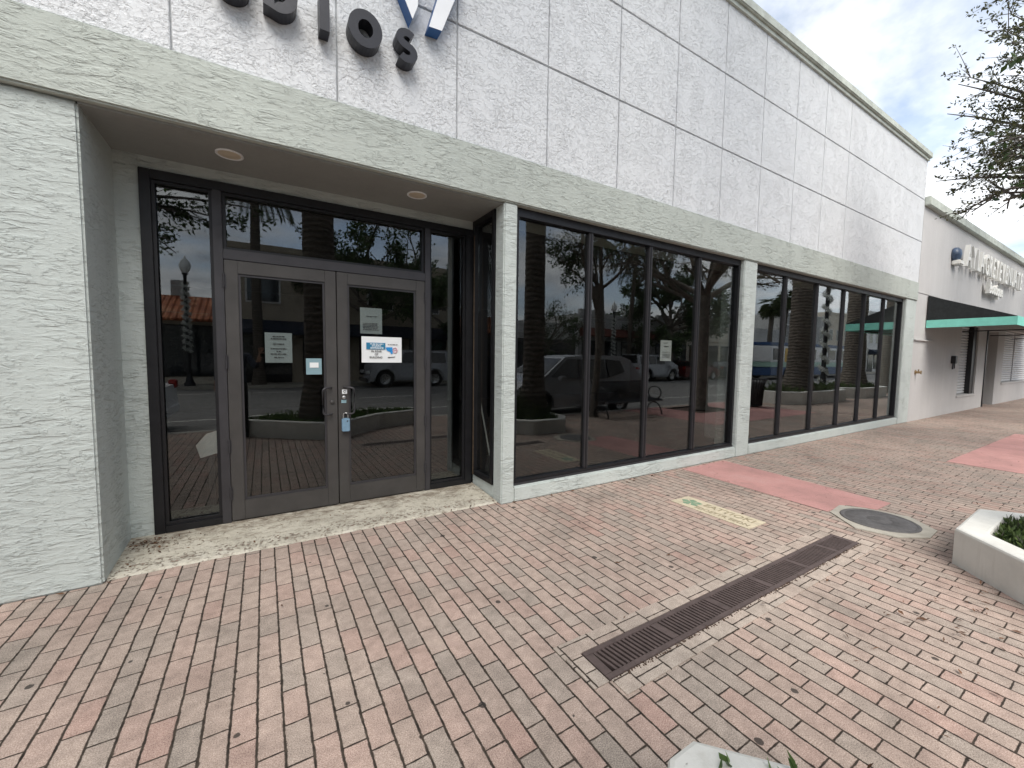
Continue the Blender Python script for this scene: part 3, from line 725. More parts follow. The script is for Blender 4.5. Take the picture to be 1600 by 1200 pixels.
# ================================================================== NEIGHBOUR
nb = thing('neighbouring_building', 'lower pinkish grey stucco shop with roll shutters under its awning', 'building', (13.46, 0, 0))
NL = 28
m = MB()
m.box((0, .0, 3.15), (NL, .4, 5.17)); m.box((0, .012, 0), (4.05, .4, 3.149)); m.box((6.0, .012, 0), (7.0, .4, 3.149)); m.box((4.051, .012, 0), (5.999, .4, .49)); m.box((4.051, .012, 2.6), (5.999, .4, 3.149))
m.box((7.001, .012, 2.55), (8.6, .4, 3.149)); m.box((8.601, .012, 0), (9.6, .4, 3.149)); m.box((9.601, .012, 0), (NL, .4, .75)); m.box((9.601, .012, 2.7), (NL, .4, 3.149))
m.box((0, .41, 0), (NL, 9, 5.1)); m.box((-.004, -.03, 2.0), (1.4, .011, 2.03))
m.build('wall', 'pinkgrey', nb)
m = MB(); m.box((.01, -.10, 5.171), (NL, .5, 5.38), bev=.015); m.build('coping', 'coping', nb)
def shutter(x0, x1, z0, z1):
    m = MB(); n = int((z1 - z0) / .085)
    for k in range(n):
        a = z0 + (z1 - z0) * k / n; b = z0 + (z1 - z0) * (k + 1) / n
        m.prism([(.20, a), (.165, a + .012), (.155, (a + b) / 2), (.165, b - .012), (.20, b)], x0, x1, 'x')
    m.build('roll_shutter', 'shutter', nb)
shutter(4.06, 5.6, .50, 2.59); shutter(9.7, 12.2, .76, 2.69); shutter(12.4, 20, .76, 2.69)
m = MB(); m.box((5.62, .05, .49), (5.99, .4, 2.6)); m.build('shutter_rail', 'frame_dark', nb)
m = MB(); m.box((7.02, .30, 0.02), (8.58, .36, 2.54)); m.build('door', 'frame_dark', nb)
MB().box((7.002, -.012, 0.01), (7.10, .298, 2.548)).build('door_jamb', 'frame_dark', nb)
m = MB(); m.box((3.98, -.02, .44), (6.05, .06, .489)); m.box((9.55, -.02, .70), (20, .06, .749)); m.build('sill', 'pinkgrey', nb)
# awning
aw = thing('awning', 'black canvas shop awning with turquoise valance on the neighbouring building', 'awning', (14.25, 0, 2.33))
AY, AZ0, AZ1, AL = -1.45, .20, .80, 13
m = MB()
m.add([(0, -.004, AZ1), (AL, -.004, AZ1), (AL, AY, AZ0), (0, AY, AZ0)], [(0, 1, 2, 3)]); m.add([(0, -.004, AZ1 - .02), (AL, -.004, AZ1 - .02), (AL, AY, AZ0 - .02), (0, AY, AZ0 - .02)], [(3, 2, 1, 0)])
for x in (0, AL): m.prism([(-.004, AZ0 - .01), (-.004, AZ1), (AY, AZ0), (AY, AZ0 - .01)], x - .004, x + .004, 'x')
m.build('canopy', 'awning_black', aw)
m = MB(); m.box((-.006, AY, 0), (.006, -.004, AZ0 - .011)); m.box((-.006, AY - .012, 0), (AL, AY - .0005, AZ0 - .001)); m.build('valance', 'awning_teal', aw)
m = MB()
for x in (.03, 3.2, 6.5, 9.8, AL - .03):
    m.tube([(x, -.01, .05), (x, AY + .03, .05)], .015, 8); m.tube([(x, -.01, AZ1 - .06), (x, AY + .03, AZ0 - .03)], .015, 8)
m.tube([(.02, AY + .03, .04), (AL - .02, AY + .03, .04)], .015, 8)
m.build('frame', 'frame_dark', aw)
# sign letters
sn = thing('shop_sign', 'cream raised shop name letters with a small globe on the pinkish grey wall', 'sign', (15.7, 0, 4.15))
mm = MB(); mm.lathe([(0.0, 0), (.17, 0), (.19, .04), (.18, .10), (.12, .15), (0, .17)], 20, 0, Matrix.Translation((.28, -.002, .22)) @ Matrix.Rotation(R(90), 4, 'X')); mm.build('globe', 'globe_blue', sn)
MB().box((.16, -.18, -.06), (.5, -.004, .06), bev=.02).build('globe_base', 'white_letter', sn)
x = .85
for ch in 'AYLAGREYEVENUATE':
    tb = text_mb(ch, .84, .10, .012, 'LEFT', .72)
    wd = max(v[0] for v in tb.v) - min(v[0] for v in tb.v)
    MB().add(tb.v, tb.f, 0, False, Matrix.Translation((x, -.12, .24)) @ Matrix.Rotation(R(90), 4, 'X')).build('letter', 'white_letter', sn)
    x += wd + .10
tb = text_mb('Boutique', .48, .10, .014, 'LEFT')
MB().add(tb.v, tb.f, 0, False, Matrix.Translation((3.5, -.12, -.36)) @ Matrix.Rotation(R(90), 4, 'X')).build('script_text', 'white_letter', sn)
# conduit chips below the script, spigot, letterbox
th = thing('pipe_spigot', 'brass hose spigot low on the wall beside the green grey pier', 'spigot', (13.78, .012, 1.22))
m = MB(); m.tube([(0, 0, 0), (0, -.10, 0)], .028, 12); m.tube([(0, -.10, 0), (0, -.115, 0)], .045, 12); m.tube([(0, -.002, 0), (0, -.014, 0)], .06, 14); m.tube([(0, -.06, .0), (0, -.06, .06)], .012, 8); m.build('body', 'brass', th)
MB().tube([(-.035, -.06, .065), (.035, -.06, .065)], .010, 8).build('handle', 'brass', th)
th = thing('intercom_box', 'small dark intercom box on the pinkish wall beside the white shutter', 'intercom', (16.75, .012, 1.36))
MB().box((-.09, -.10, .08), (.09, 0, .30), bev=.01).build('case', 'frame_dark', th)
MB().tube([(-.08, -.05, .09), (-.09, -.05, -.08)], .018, 8).build('cable', 'black', th); MB().tube([(.08, -.05, .09), (.085, -.05, -.06)], .012, 8).build('cable', 'black', th)

# ================================================================== PAVEMENT FITTINGS
th = thing('drain_grate', 'long brown slotted iron trench drain set in the brick pavement', 'drain', (2.7075, -2.065, 0))
X0, X1, W2 = -1.387, 1.387, .0975
m = MB()
m.box((X0, -W2, -.03), (X1, -W2 + .030, .007), bev=.002); m.box((X0, W2 - .030, -.03), (X1, W2, .007), bev=.002)
m.box((X0, -W2 + .0305, -.03), (X0 + .045, W2 - .0305, .007)); m.box((X1 - .045, -W2 + .0305, -.03), (X1, W2 - .0305, .007))
x = X0 + .046; k = 0
while x < X1 - .06:
    k += 1
    x += .0135
    wdt = .0145 if k % 16 else .050
    e = min(x + wdt, X1 - .0455)
    m.prism([(x + .010, -W2 + .0305), (e + .010, -W2 + .0305), (e - .010, W2 - .0305), (x - .010, W2 - .0305)], -.03, .0065)
    x = e
m.build('grate', 'grate', th)
m = MB(); m.box((-1.3905, -.1, -.16), (1.3905, .1, -.12)); m.build('channel', 'pit', th)
for s in (-1, 1): pass
mh = thing('manhole', 'round dark manhole cover in a pale concrete collar', 'manhole', (4.84, -2.06, 0))
poly = [(4.69, -1.735), (4.99, -1.70), (5.12, -1.86), (5.215, -2.17), (5.0, -2.41), (4.74, -2.425), (4.51, -2.28), (4.43, -2.02)]
MB().prism([(a - 4.84, b + 2.06) for a, b in poly], .0005, .009).build('collar', 'concrete', mh)
m = MB(); m.lathe([(.285, .009), (.285, .012), (.279, .0155), (.262, .0155), (.258, .0125), (.246, .0125), (.242, .0155), (.10, .0155), (.097, .013), (.085, .013), (.082, .0155), (.0, .0155)], 48)
m.build('cover', 'manhole', mh)
pq = thing('tile_plaque', 'tan tiled plaque with green leaf and brown lettering set in the brick pavement', 'plaque', (3.72, -1.16, 0))
MB().box((-.142, -.40, .001), (.142, .40, .006)).build('tile', 'plaque', pq)
m = MB()
for a in range(5): m.prism([(0, .26), (.075 * math.cos(R(72 * a + 62)), .26 + .085 * math.sin(R(72 * a + 62))), (.09 * math.cos(R(72 * a + 90)), .26 + .11 * math.sin(R(72 * a + 90))), (.075 * math.cos(R(72 * a + 118)), .26 + .085 * math.sin(R(72 * a + 118)))], .0062, .0075)
m.build('leaf_motif', 'plaque_green', pq)
for s, sz, xx in (('EATTIOKI', .115, .05), ('SDOETTR EEDN', .075, -.075)):
    tb = text_mb(s, sz, .001, .001)
    MB().add(tb.v, tb.f, 0, False, Matrix.Translation((xx, -.10, .0075)) @ Matrix.Rotation(R(-90), 4, 'Z')).build('lettering', 'plaque_ink', pq)

# leaf litter
def litter(name, mat, spots, label, n_total, size):
    m = MB()
    for cx, cy, sx, sy, zf, n in spots:
        for _ in range(n):
            x, y = random.gauss(cx, sx), random.gauss(cy, sy)
            if y > .6 or (-.95 < x < -.0 and False): continue
            z = zf(x, y)
            d = Vector((random.uniform(-1, 1), random.uniform(-1, 1), random.uniform(-.1, .25)))
            s = size * random.uniform(.4, 1.3)
            m.leaf((x, y, z + .003 + random.uniform(0, .012)), d, Vector((random.uniform(-.5, .5), random.uniform(-.5, .5), 1)), s, s * random.uniform(.12, .45))
    o = m.build(name, mat); tag(o, label, 'litter', None, 'stuff'); return o
apz = lambda x, y: max(.004, .05 * min(1, (y - .07) / .6)) if y > .07 else .004
litter('leaf_litter', 'leaf_dry', [(-.78, .50, .07, .06, apz, 150), (-.6, .45, .12, .08, apz, 70), (-.84, .15, .03, .09, apz, 60), (0, .2, .5, .05, apz, 60), (.9, .4, .6, .12, apz, 50), (1.9, .3, .03, .15, apz, 40), (1.0, .05, 1.2, .02, lambda x, y: .004, 40)],
       'dry brown leaf scraps on the doorstep', 0, .030)
fz = lambda x, y: .003
litter('leaf_debris', 'leaf_dry', [(3.3, -3.1, .9, .25, fz, 30), (3.2, -2.75, .5, .25, fz, 28), (3.4, -2.9, .22, .10, fz, 40), (6, -2.4, 2.0, .7, fz, 30), (1.5, -1.2, 2.5, .8, fz, 26), (9, -1.4, 3, .8, fz, 40), (4.0, -.06, 1.4, .02, fz, 60)],
       'scattered brown leaves and twigs on the brick pavement', 0, .040)
m = MB()
for _ in range(420):
    x = random.uniform(1.33, 4.1); y = -2.172 + random.gauss(0, .006); s = random.uniform(.003, .008)
    m.add([(x + s * a, y + s * b, .004 + s * c) for a, b, c in ((1, 0, 0), (-1, 0, 0), (0, 1, 0), (0, -1, 0), (0, 0, 1), (0, 0, -1))], [(0, 2, 4), (2, 1, 4), (1, 3, 4), (3, 0, 4)])
tag(m.build('grit', 'soil'), 'dark grit along the edge of the trench drain', 'grit', None, 'stuff')

# ================================================================== PLANTERS AND PLANTS
def inset(poly, d):
    c = Vector((sum(p[0] for p in poly) / len(poly), sum(p[1] for p in poly) / len(poly))); out = []
    n = len(poly)
    for i in range(n):
        a, b, e = Vector(poly[i - 1]), Vector(poly[i]), Vector(poly[(i + 1) % n])
        def nrm(p, q):
            t = (q - p).normalized(); r = Vector((-t.y, t.x)); return r if r.dot(c - (p + q) / 2) > 0 else -r
        n1, n2 = nrm(a, b), nrm(b, e); bi = (n1 + n2).normalized(); out.append(tuple(b + bi * d / max(.4, bi.dot(n1))))
    return out
def planter(poly, h, label, rim=.17):
    cx = sum(p[0] for p in poly) / len(poly); cy = sum(p[1] for p in poly) / len(poly)
    P = [(a - cx, b - cy) for a, b in poly]; n = len(P)
    th = thing('planter', label, 'planter', (cx, cy, 0), group='octagonal planters along the kerb')
    b = .018
    I0, I1, I2 = inset(P, b), inset(P, rim - b), inset(P, rim)
    m = MB(); rings = [(P, .0), (P, h - b), (inset(P, b * .3), h - b * .3), (I0, h), (I1, h), (inset(P, rim - b * .3), h - b * .3), (I2, h - b), (I2, h - .12)]
    vs = [(a, bb, z) for ring, z in rings for a, bb in ring]
    m.add(vs, [(r * n + i, r * n + (i + 1) % n, (r + 1) * n + (i + 1) % n, (r + 1) * n + i) for r in range(len(rings) - 1) for i in range(n)])
    m.build('planter_wall', 'planter', th)
    m = MB(); m.add([(a, bb, h - .09) for a, bb in I2], [list(range(n))]); m.build('soil', 'soil', th)
    return th, [(a + cx, bb + cy) for a, bb in I2]
def inside(p, poly):
    r = False; j = len(poly) - 1
    for i in range(len(poly)):
        if (poly[i][1] > p[1]) != (poly[j][1] > p[1]) and p[0] < (poly[j][0] - poly[i][0]) * (p[1] - poly[i][1]) / (poly[j][1] - poly[i][1]) + poly[i][0]: r = not r
        j = i
    return r
def shrub(poly, z, n, hgt, lf, wd, mat, label, bulge=None, extra=()):
    xs_ = [p[0] for p in poly]; ys_ = [p[1] for p in poly]
    m = MB(); st = MB(); c = 0
    while c < n:
        p = (random.uniform(min(xs_), max(xs_)), random.uniform(min(ys_), max(ys_)))
        if c < len(extra): p = extra[c]
        elif not inside(p, poly): continue
        c += 1
        h = hgt * random.uniform(.35, 1.1) * (.7 + .6 * noise.noise(Vector((p[0] * 2.3, p[1] * 2.3, 2))))
        if c <= len(extra): h = random.uniform(.07, .115)
        if bulge: h += bulge[3] * max(0, 1 - math.hypot(p[0] - bulge[0], p[1] - bulge[1]) / bulge[2])
        lean = Vector((random.uniform(-.5, .5), random.uniform(-.5, .5), 1)).normalized()
        base = Vector((p[0], p[1], z)); tip = base + lean * max(.05, h)
        st.tube([base, tip], [.004, .002], 4, caps=False)
        for q in range(9):
            t = .25 + .75 * q / 8
            d = (rnd_dir() + Vector((0, 0, .5)) + lean * (.2 + t)).normalized()
            m.leaf(base.lerp(tip, t), d, rnd_dir(), lf * random.uniform(.6, 1.15), wd * random.uniform(.7, 1.2))
    th = thing('shrub', label, 'shrub', (0, 0, 0))
    m.build('foliage', mat, th)['kind'] = 'stuff'; st.build('stem', 'twig', th)['kind'] = 'stuff'
    return th
pA = [(4.31, -2.64), (5.05, -2.62), (5.33, -2.95), (5.35, -3.8), (4.95, -4.3), (4.2, -4.3), (3.62, -3.95), (3.55, -3.45)]
tA, iA = planter(pA, .27, 'white octagonal planter beside the manhole', .16)
iA_s = inset(iA, .03)
shrub(iA_s, .18, 800, .19, .055, .022, 'leaf_shrub', 'low green ground cover in the planter beside the manhole', bulge=(4.66, -3.6, .72, .55))
pB = [(1.00, -2.715), (1.115, -2.715), (1.40, -3.03), (1.95, -3.55), (2.9, -3.85), (3.1, -4.1), (2.7, -4.4), (1.9, -4.42), (.2, -4.42), (-.5, -4.2), (-.52, -3.92), (.55, -3.03)]
tB, iB = planter(pB, .30, 'long low white planter at the near edge of the pavement', .11)
shrub(iB, .21, 520, .16, .055, .026, 'leaf_succ', 'glossy green shrub leaves in the long low near planter', extra=[(1.12, -2.85), (1.15, -2.86), (1.25, -2.95), (1.29, -2.98), (1.42, -3.08), (1.10, -2.87), (1.44, -3.1), (1.33, -3.02), (1.2, -2.93)])
pC = [(14.6, -3.3), (15.2, -2.85), (18.3, -2.75), (18.9, -3.3), (18.8, -4.1), (18.2, -4.45), (15.2, -4.45), (14.6, -4.1)]
tC, iC = planter(pC, .42, 'white planter with ringed palm and garland post', .15)
shrub(iC, .34, 320, .34, .09, .03, 'leaf_shrub', 'spiky low plants round the palm and garland post')
pD = [(19.6, -3.3), (20.2, -2.8), (22.4, -2.8), (23.0, -3.3), (23, -4.1), (22.4, -4.45), (20.2, -4.45), (19.6, -4.1)]
tD, iD = planter(pD, .42, 'white planter farthest along the pavement with one ringed palm', .15)
shrub(iD, .34, 260, .30, .09, .03, 'leaf_shrub', 'low plants in the farthest planter')

def palm(x, y, z0, h, r, label, lean=(0, 0), fronds=18, fl=2.4, flare=1.5, seed=1, fan=False):
    rr = random.Random(seed)
    th = thing('palm_tree', label, 'palm', (x, y, z0))
    m = MB(); pts = []; rd = []
    n = 26
    for k in range(n + 1):
        t = k / n
        pts.append((lean[0] * t * t, lean[1] * t * t, h * t)); rd.append(r * (1 + (flare - 1) * max(0, 1 - t * 9) ** 1.5) * (1 - .18 * t) * (1 + .02 * ((k % 2) * 2 - 1)))
    m.tube(pts, rd, 18); m.build('trunk', 'palm_bark', th)
    m = MB(); top = Vector(pts[-1])
    for k in range(fronds):
        a = 2 * math.pi * k * .618 + rr.uniform(-.2, .2); e = R(rr.uniform(-35, 75))
        d = Vector((math.cos(a) * math.cos(e), math.sin(a) * math.cos(e), math.sin(e))); L = fl * rr.uniform(.8, 1.1)
        p = top.copy(); sp = [p.copy()]
        if fan: L *= .55
        for q in range(10):
            p = p + d * L / 10; d = (d + Vector((0, 0, -.10 - .05 * q * .5))).normalized(); sp.append(p.copy())
        m.tube(sp, [.022 * (1 - .09 * q) for q in range(11)], 5, caps=False)
        if fan:
            c = sp[6]
            for q in range(26):
                ang = R(-120 + 240 * q / 25); dd = (sp[-1] - sp[5]).normalized(); sd_ = dd.cross(Vector((0, 0, 1))).normalized()
                m.leaf(c, (dd * math.cos(ang) + sd_ * math.sin(ang) + Vector((0, 0, -.25))).normalized(), Vector((0, 0, 1)), fl * .42, .05)
        else:
            for q in range(1, 40):
                t = q / 40 * 10; i = min(int(t), 9); c = sp[i].lerp(sp[i + 1], t - i); dd = (sp[i + 1] - sp[i]).normalized(); sd_ = dd.cross(Vector((0, 0, 1)))
                if sd_.length < .01: sd_ = Vector((1, 0, 0))
                sd_.normalize()
                for s in (-1, 1):
                    m.leaf(c, (sd_ * s + dd * .8 + Vector((0, 0, -.55))).normalized(), Vector((0, 0, 1)), fl * .22 * (1 - .6 * abs(q / 40 - .4)), .035)
    m.build('crown', 'leaf_palm', th)
    return th
palm(4.84, -3.45, .18, 9.5, .225, 'thick ringed palm in the planter beside the manhole', seed=2)
palm(.92, -3.72, .19, 9.5, .29, 'thick ringed palm in the long near planter', seed=3)
palm(16.3, -3.5, .34, 9.5, .36, 'stout ringed palm in the planter with the garland post', seed=4)
palm(21.3, -3.6, .34, 9.5, .36, 'stout ringed palm in the farthest planter', seed=5)
palm(25.0, -3.6, .0, 7.5, .30, 'leaning palm beyond the farthest planter', (.9, .1), seed=6)
palm(-.2, -17.9, 0, 9.5, .22, 'slim palm across the street before the tan building', seed=7)
palm(23.3, -17.9, 0, 9.3, .17, 'slim coconut palm across the street by the stepped parapet', (.5, 0), 20, 2.6, 1.4, 8)
palm(20.6, -17.9, 0, 9.6, .15, 'slim palm across the street by the first garland lamp', (-.6, 0), 18, 2.4, 1.4, 9)
palm(43.6, -18.2, 0, 6.9, .24, 'shorter fan palm of the pair across the street', (.3, 0), 26, 2.4, 1.2, 10, True)
palm(46.0, -18.2, 0, 7.6, .24, 'taller fan palm of the pair across the street', (.6, 0), 26, 2.4, 1.2, 11, True)

def tree(x, y, h, tr, cr, label, seed, leaf='leaf_green', nleaf=9000, ls=.09, lw=.04, limbs=9, squash=.8, ch=None, extra=(), name='street_tree', twigs=True, droop=.0, lean=(0, 0), keep=None, emin=5):
    rr = random.Random(seed)
    th = thing(name, label, 'tree', (x, y, 0))
    m = MB(); tw = MB(); lv = MB()
    ch = ch or h * .62
    top = Vector((lean[0], lean[1], h * .45))
    pts = [Vector((0, 0, 0)), Vector((0, 0, .15)), top * .5 + Vector((rr.uniform(-.06, .06), rr.uniform(-.06, .06), 0)), top]
    m.tube(pts, [tr * 1.5, tr * 1.1, tr * .95, tr * .8], 12)
    ends = []
    def clump(p, d, n, rad):
        for _ in range(n):
            q = p + rnd_dir() * rad * rr.random() ** .5
            if keep and not keep(q.x + x, q.y + y, q.z): continue
            lv.leaf(q, (rnd_dir() + d * .8).normalized(), rnd_dir(), ls * rr.uniform(.6, 1.25), lw * rr.uniform(.7, 1.3))
    def grow(p, d, L, r, depth, npl):
        n = 5; P = [p]; q = p.copy()
        for k in range(n):
            d = (d + rnd_dir() * .16 + Vector((0, 0, -droop))).normalized(); q = q + d * L / n; P.append(q.copy())
        if keep and not keep(P[-1].x + x, P[-1].y + y, P[-1].z): return
        (m if depth < 2 else tw).tube(P, [r * (1 - .11 * k) for k in range(n + 1)], 7 if depth < 2 else 4, caps=False)
        if depth >= 3:
            for k in range(2, n + 1): clump(P[k], d, max(1, npl // 4), ls * 1.5)
            return
        kids = (4, 4, 4)[depth]
        for k in range(kids):
            t = .35 + .65 * (k + 1) / kids; i = min(int(t * n), n - 1); b = P[i].lerp(P[i + 1], t * n - i) if t < 1 else P[-1]
            dd = (d + rnd_dir() * .85).normalized(); grow(b, dd, L * rr.uniform(.42, .62), r * .5, depth + 1, npl)
    npl = max(4, nleaf // (limbs * 64))
    for k in range(limbs):
        a = 2 * math.pi * k / limbs + rr.uniform(-.3, .3); e = R(rr.uniform(emin, 75))
        d = Vector((math.cos(a) * math.cos(e), math.sin(a) * math.cos(e), math.sin(e) * squash)).normalized()
        grow(top - Vector((0, 0, rr.uniform(0, h * .10))), d, cr * rr.uniform(.6, .85), tr * .5, 0, npl)
    for tip, nn in extra:                      # long drooping boughs
        a = top; b = Vector(tip) - Vector((x, y, 0)); mid = a.lerp(b, .5) + Vector((0, 0, .55)); P = []
        for k in range(9):
            t = k / 8; P.append(a * (1 - t) ** 2 + mid * 2 * t * (1 - t) + b * t * t)
        tw.tube(P, [.05 * (1 - .12 * k) + .003 for k in range(9)], 6, caps=False)
        dd0 = (P[8] - P[7]).normalized()
        for k in range(4, 9):
            for _ in range(3):
                d = (dd0 + rnd_dir() * .8 + Vector((0, 0, -.05))).normalized(); L = rr.uniform(.25, .7)
                Q = [P[k] + d * L * t / 4 + Vector((0, 0, -.06 * (t / 4) ** 2)) for t in range(5)]
                if keep and not keep(Q[-1].x + x, Q[-1].y + y, Q[-1].z): continue
                tw.tube(Q, [.006, .005, .004, .003, .002], 4, caps=False)
                for t in range(1, 5):
                    if rr.random() < .75: clump(Q[t], d, max(3, int(nn * .8)), ls * 1.1)
    m.build('trunk', 'bark', th); tw.build('twig', 'twig', th); lv.build('crown', leaf, th)
    return th
oak_keep = lambda x, y, z: (y + 3.44) < x * (.15 if z < 4.1 else .246) and z > 3.62
oak = [((9.5, -1.19, 5.47), 9), ((9.45, -1.3, 5.85), 6), ((9.5, -1.12, 4.44), 8), ((9.5, -1.42, 5.9), 8), ((9.5, -1.77, 6.35), 9), ((9.5, -1.6, 4.35), 9), ((9.5, -1.95, 4.05), 14), ((9.6, -1.9, 5.0), 16), ((9.5, -2.0, 5.6), 16), ((9.6, -2.0, 4.5), 16), ((9.7, -2.1, 6.2), 14), ((9.5, -1.78, 6.6), 16), ((9.6, -1.9, 6.95), 16), ((9.6, -2.0, 6.3), 18), ((9.4, -2.0, 5.8), 16), ((9.9, -1.9, 5.3), 16), ((10.0, -1.9, 4.8), 16), ((9.6, -1.6, 4.7), 12), ((9.7, -1.75, 5.1), 12), ((9.9, -1.7, 4.5), 12), ((9.8, -1.8, 5.5), 10), ((9.4, -1.95, 4.5), 10), ((9.5, -1.7, 4.9), 10), ((9.4, -1.95, 4.7), 10)]
tree(11.0, -3.7, 7.4, .17, 2.4, 'small leaved street tree with drooping boughs in the square tree pit', 21, 'leaf_oak', 11000, .062, .026, 10, .9, extra=oak, droop=.03, keep=oak_keep, emin=15)
tree(-3.6, -4.1, 7.6, .18, 3.0, 'leafy street tree by the kerb near the left end of the pavement', 22, 'leaf_green', 16000, .09, .04, 10, .7, extra=[((-1.3, -4.2, 3.9), 12), ((-.7, -4.2, 3.75), 10), ((-.2, -4.3, 3.8), 8), ((.4, -4.3, 4.1), 8)], droop=.0, keep=lambda x, y, z: z > 3.55 and (y < -3.75 or z > 4.6), emin=30)
tree(7.02, -3.95, 7.2, .085, 1.9, 'slender street tree behind the black bench', 23, 'leaf_green', 3500, .085, .04, 7, .9, extra=[((6.0, -4.1, 4.0), 14), ((6.6, -4.1, 3.2), 7), ((6.3, -4.0, 3.7), 12)], droop=.03, keep=lambda x, y, z: z > 3.0 and x < 7.6, emin=35)
tree(28.0, -18.0, 9.6, .25, 3.9, 'big dense tree across the street behind the silver jeep', 24, 'leaf_green', 22000, .22, .12, 12, .9, ch=6)
tree(5.2, -18.1, 9.0, .22, 4.0, 'broad tree across the street before the tan building', 25, 'leaf_green', 18000, .2, .1, 11, .9)
tree(16.0, -18.1, 5.4, .12, 2.2, 'small branching tree across the street before the white building', 26, 'leaf_green', 5000, .13, .06, 9, .9)
MB().add([(10.1, -4.3, -.04), (11.7, -4.3, -.04), (11.7, -3.1, -.04), (10.1, -3.1, -.04)], [(0, 1, 2, 3)]).build('tree_pit', 'soil')['kind'] = 'structure'

# ================================================================== STREET FURNITURE
bn = thing('park_bench', 'black slatted metal bench facing the shop windows', 'bench', (7.9, -3.55, 0))
m = MB()
for k in range(46): x = -.93 + 1.86 * k / 45; m.prism([(-.30, .45), (.16, .43), (.20, .40), (.205, .385), (.19, .385), (.15, .415), (-.30, .435)], x - .009, x + .009, 'x')
m.tube([(-.95, .2, .395), (.95, .2, .395)], .016, 8); m.tube([(-.95, -.28, .44), (.95, -.28, .44)], .016, 8); m.build('seat', 'black', bn)
m = MB()
for k in range(46): x = -.93 + 1.86 * k / 45; m.prism([(-.30, .45), (-.40, .82), (-.44, .86), (-.45, .85), (-.415, .82), (-.315, .44)], x - .009, x + .009, 'x')
m.tube([(-.95, -.44, .86), (.95, -.44, .86)], .016, 8); m.build('backrest', 'black', bn)
for s in (-1, 1):
    m = MB(); m.tube([(s * .95, -.06 + .20 * math.cos(R(a)), .57 + .17 * math.sin(R(a))) for a in range(0, 361, 20)], .016, 8, caps=False); m.build('armrest', 'black', bn)
    m = MB(); m.tube([(s * .95, -.06 + .24 * math.cos(R(a)), .02 + .30 * math.sin(R(a))) for a in range(0, 181, 15)], .018, 8); m.tube([(s * .95, -.06 + .11 * math.cos(R(a)), .44 + .10 * math.sin(R(a))) for a in range(180, 361, 20)], .014, 8); m.build('leg', 'black', bn)
tr = thing('litter_bin', 'black slatted metal litter bin with flared rim', 'bin', (13.05, -3.3, 0))
m = MB()
for k in range(26):
    a = 2 * math.pi * k / 26; c, s = math.cos(a), math.sin(a)
    m.tube([(.25 * c, .25 * s, .04), (.29 * c, .29 * s, .70), (.33 * c, .33 * s, .84), (.38 * c, .38 * s, .88)], .016, 5)
m.build('slats', 'black', tr)
m = MB(); m.lathe([(0, .04), (.23, .04), (.26, .78), (.25, .78), (.22, .06), (0, .06)], 24); m.build('liner', 'ink', tr)
m = MB(); m.tube([(.36 * math.cos(R(a)), .36 * math.sin(R(a)), .875) for a in range(0, 361, 15)], .014, 6, caps=False); m.build('rim', 'black', tr)
def lamp(x, y, h, label, z0=0.0, globe=True):
    th = thing('street_lamp', label, 'street lamp', (x, y, z0), group='garlanded street lamps')
    m = MB(); m.lathe([(.20, 0), (.20, .12), (.14, .2), (.10, .5), (.075, .7), (.06, h - .75), (.075, h - .72), (.06, h - .68), (.11, h - .62), (.13, h - .58), (0, h - .58)], 16); m.build('post', 'frame_dark', th)
    m = MB(); m.lathe([(.10, h - .575), (.19, h - .40), (.22, h - .22), (.16, h - .06), (.05, h + .06), (.02, h + .16), (0, h + .18)], 16); m.build('lantern', 'globe', th)
    g = MB(); n = 150
    for k in range(n):
        t = k / n; a = t * 2 * math.pi * 11; z = 1.5 - z0 + (h - 2.45) * t if z0 == 0 else .1 + (h - 1.1) * t
        c = Vector((.10 * math.cos(a), .10 * math.sin(a), z))
        for _ in range(14): g.leaf(c, rnd_dir(), rnd_dir(), .13, .03)
    g.build('garland', 'garland', th)
lamp(21.3, -17.6, 5.3, 'garlanded street lamp across the street by the slim palms')
lamp(28.6, -17.6, 5.3, 'garlanded street lamp across the street beside the big dense tree')
lamp(-2.8, -17.6, 5.4, 'garlanded street lamp across the street before the orange tiled roof')
lamp(18.35, -3.55, 6.2, 'garlanded lamp post standing in the planter with the stout palm', .34)
ss = thing('parking_sign', 'small white parking sign on a thin pole by the kerb', 'street sign', (27, -4.3, 0))
MB().tube([(0, 0, 0), (0, 0, 2.5)], .03, 8).build('pole', 'chrome', ss); MB().box((-.22, .031, 1.9), (.22, .04, 2.5), bev=.003).build('plate', 'paper', ss)

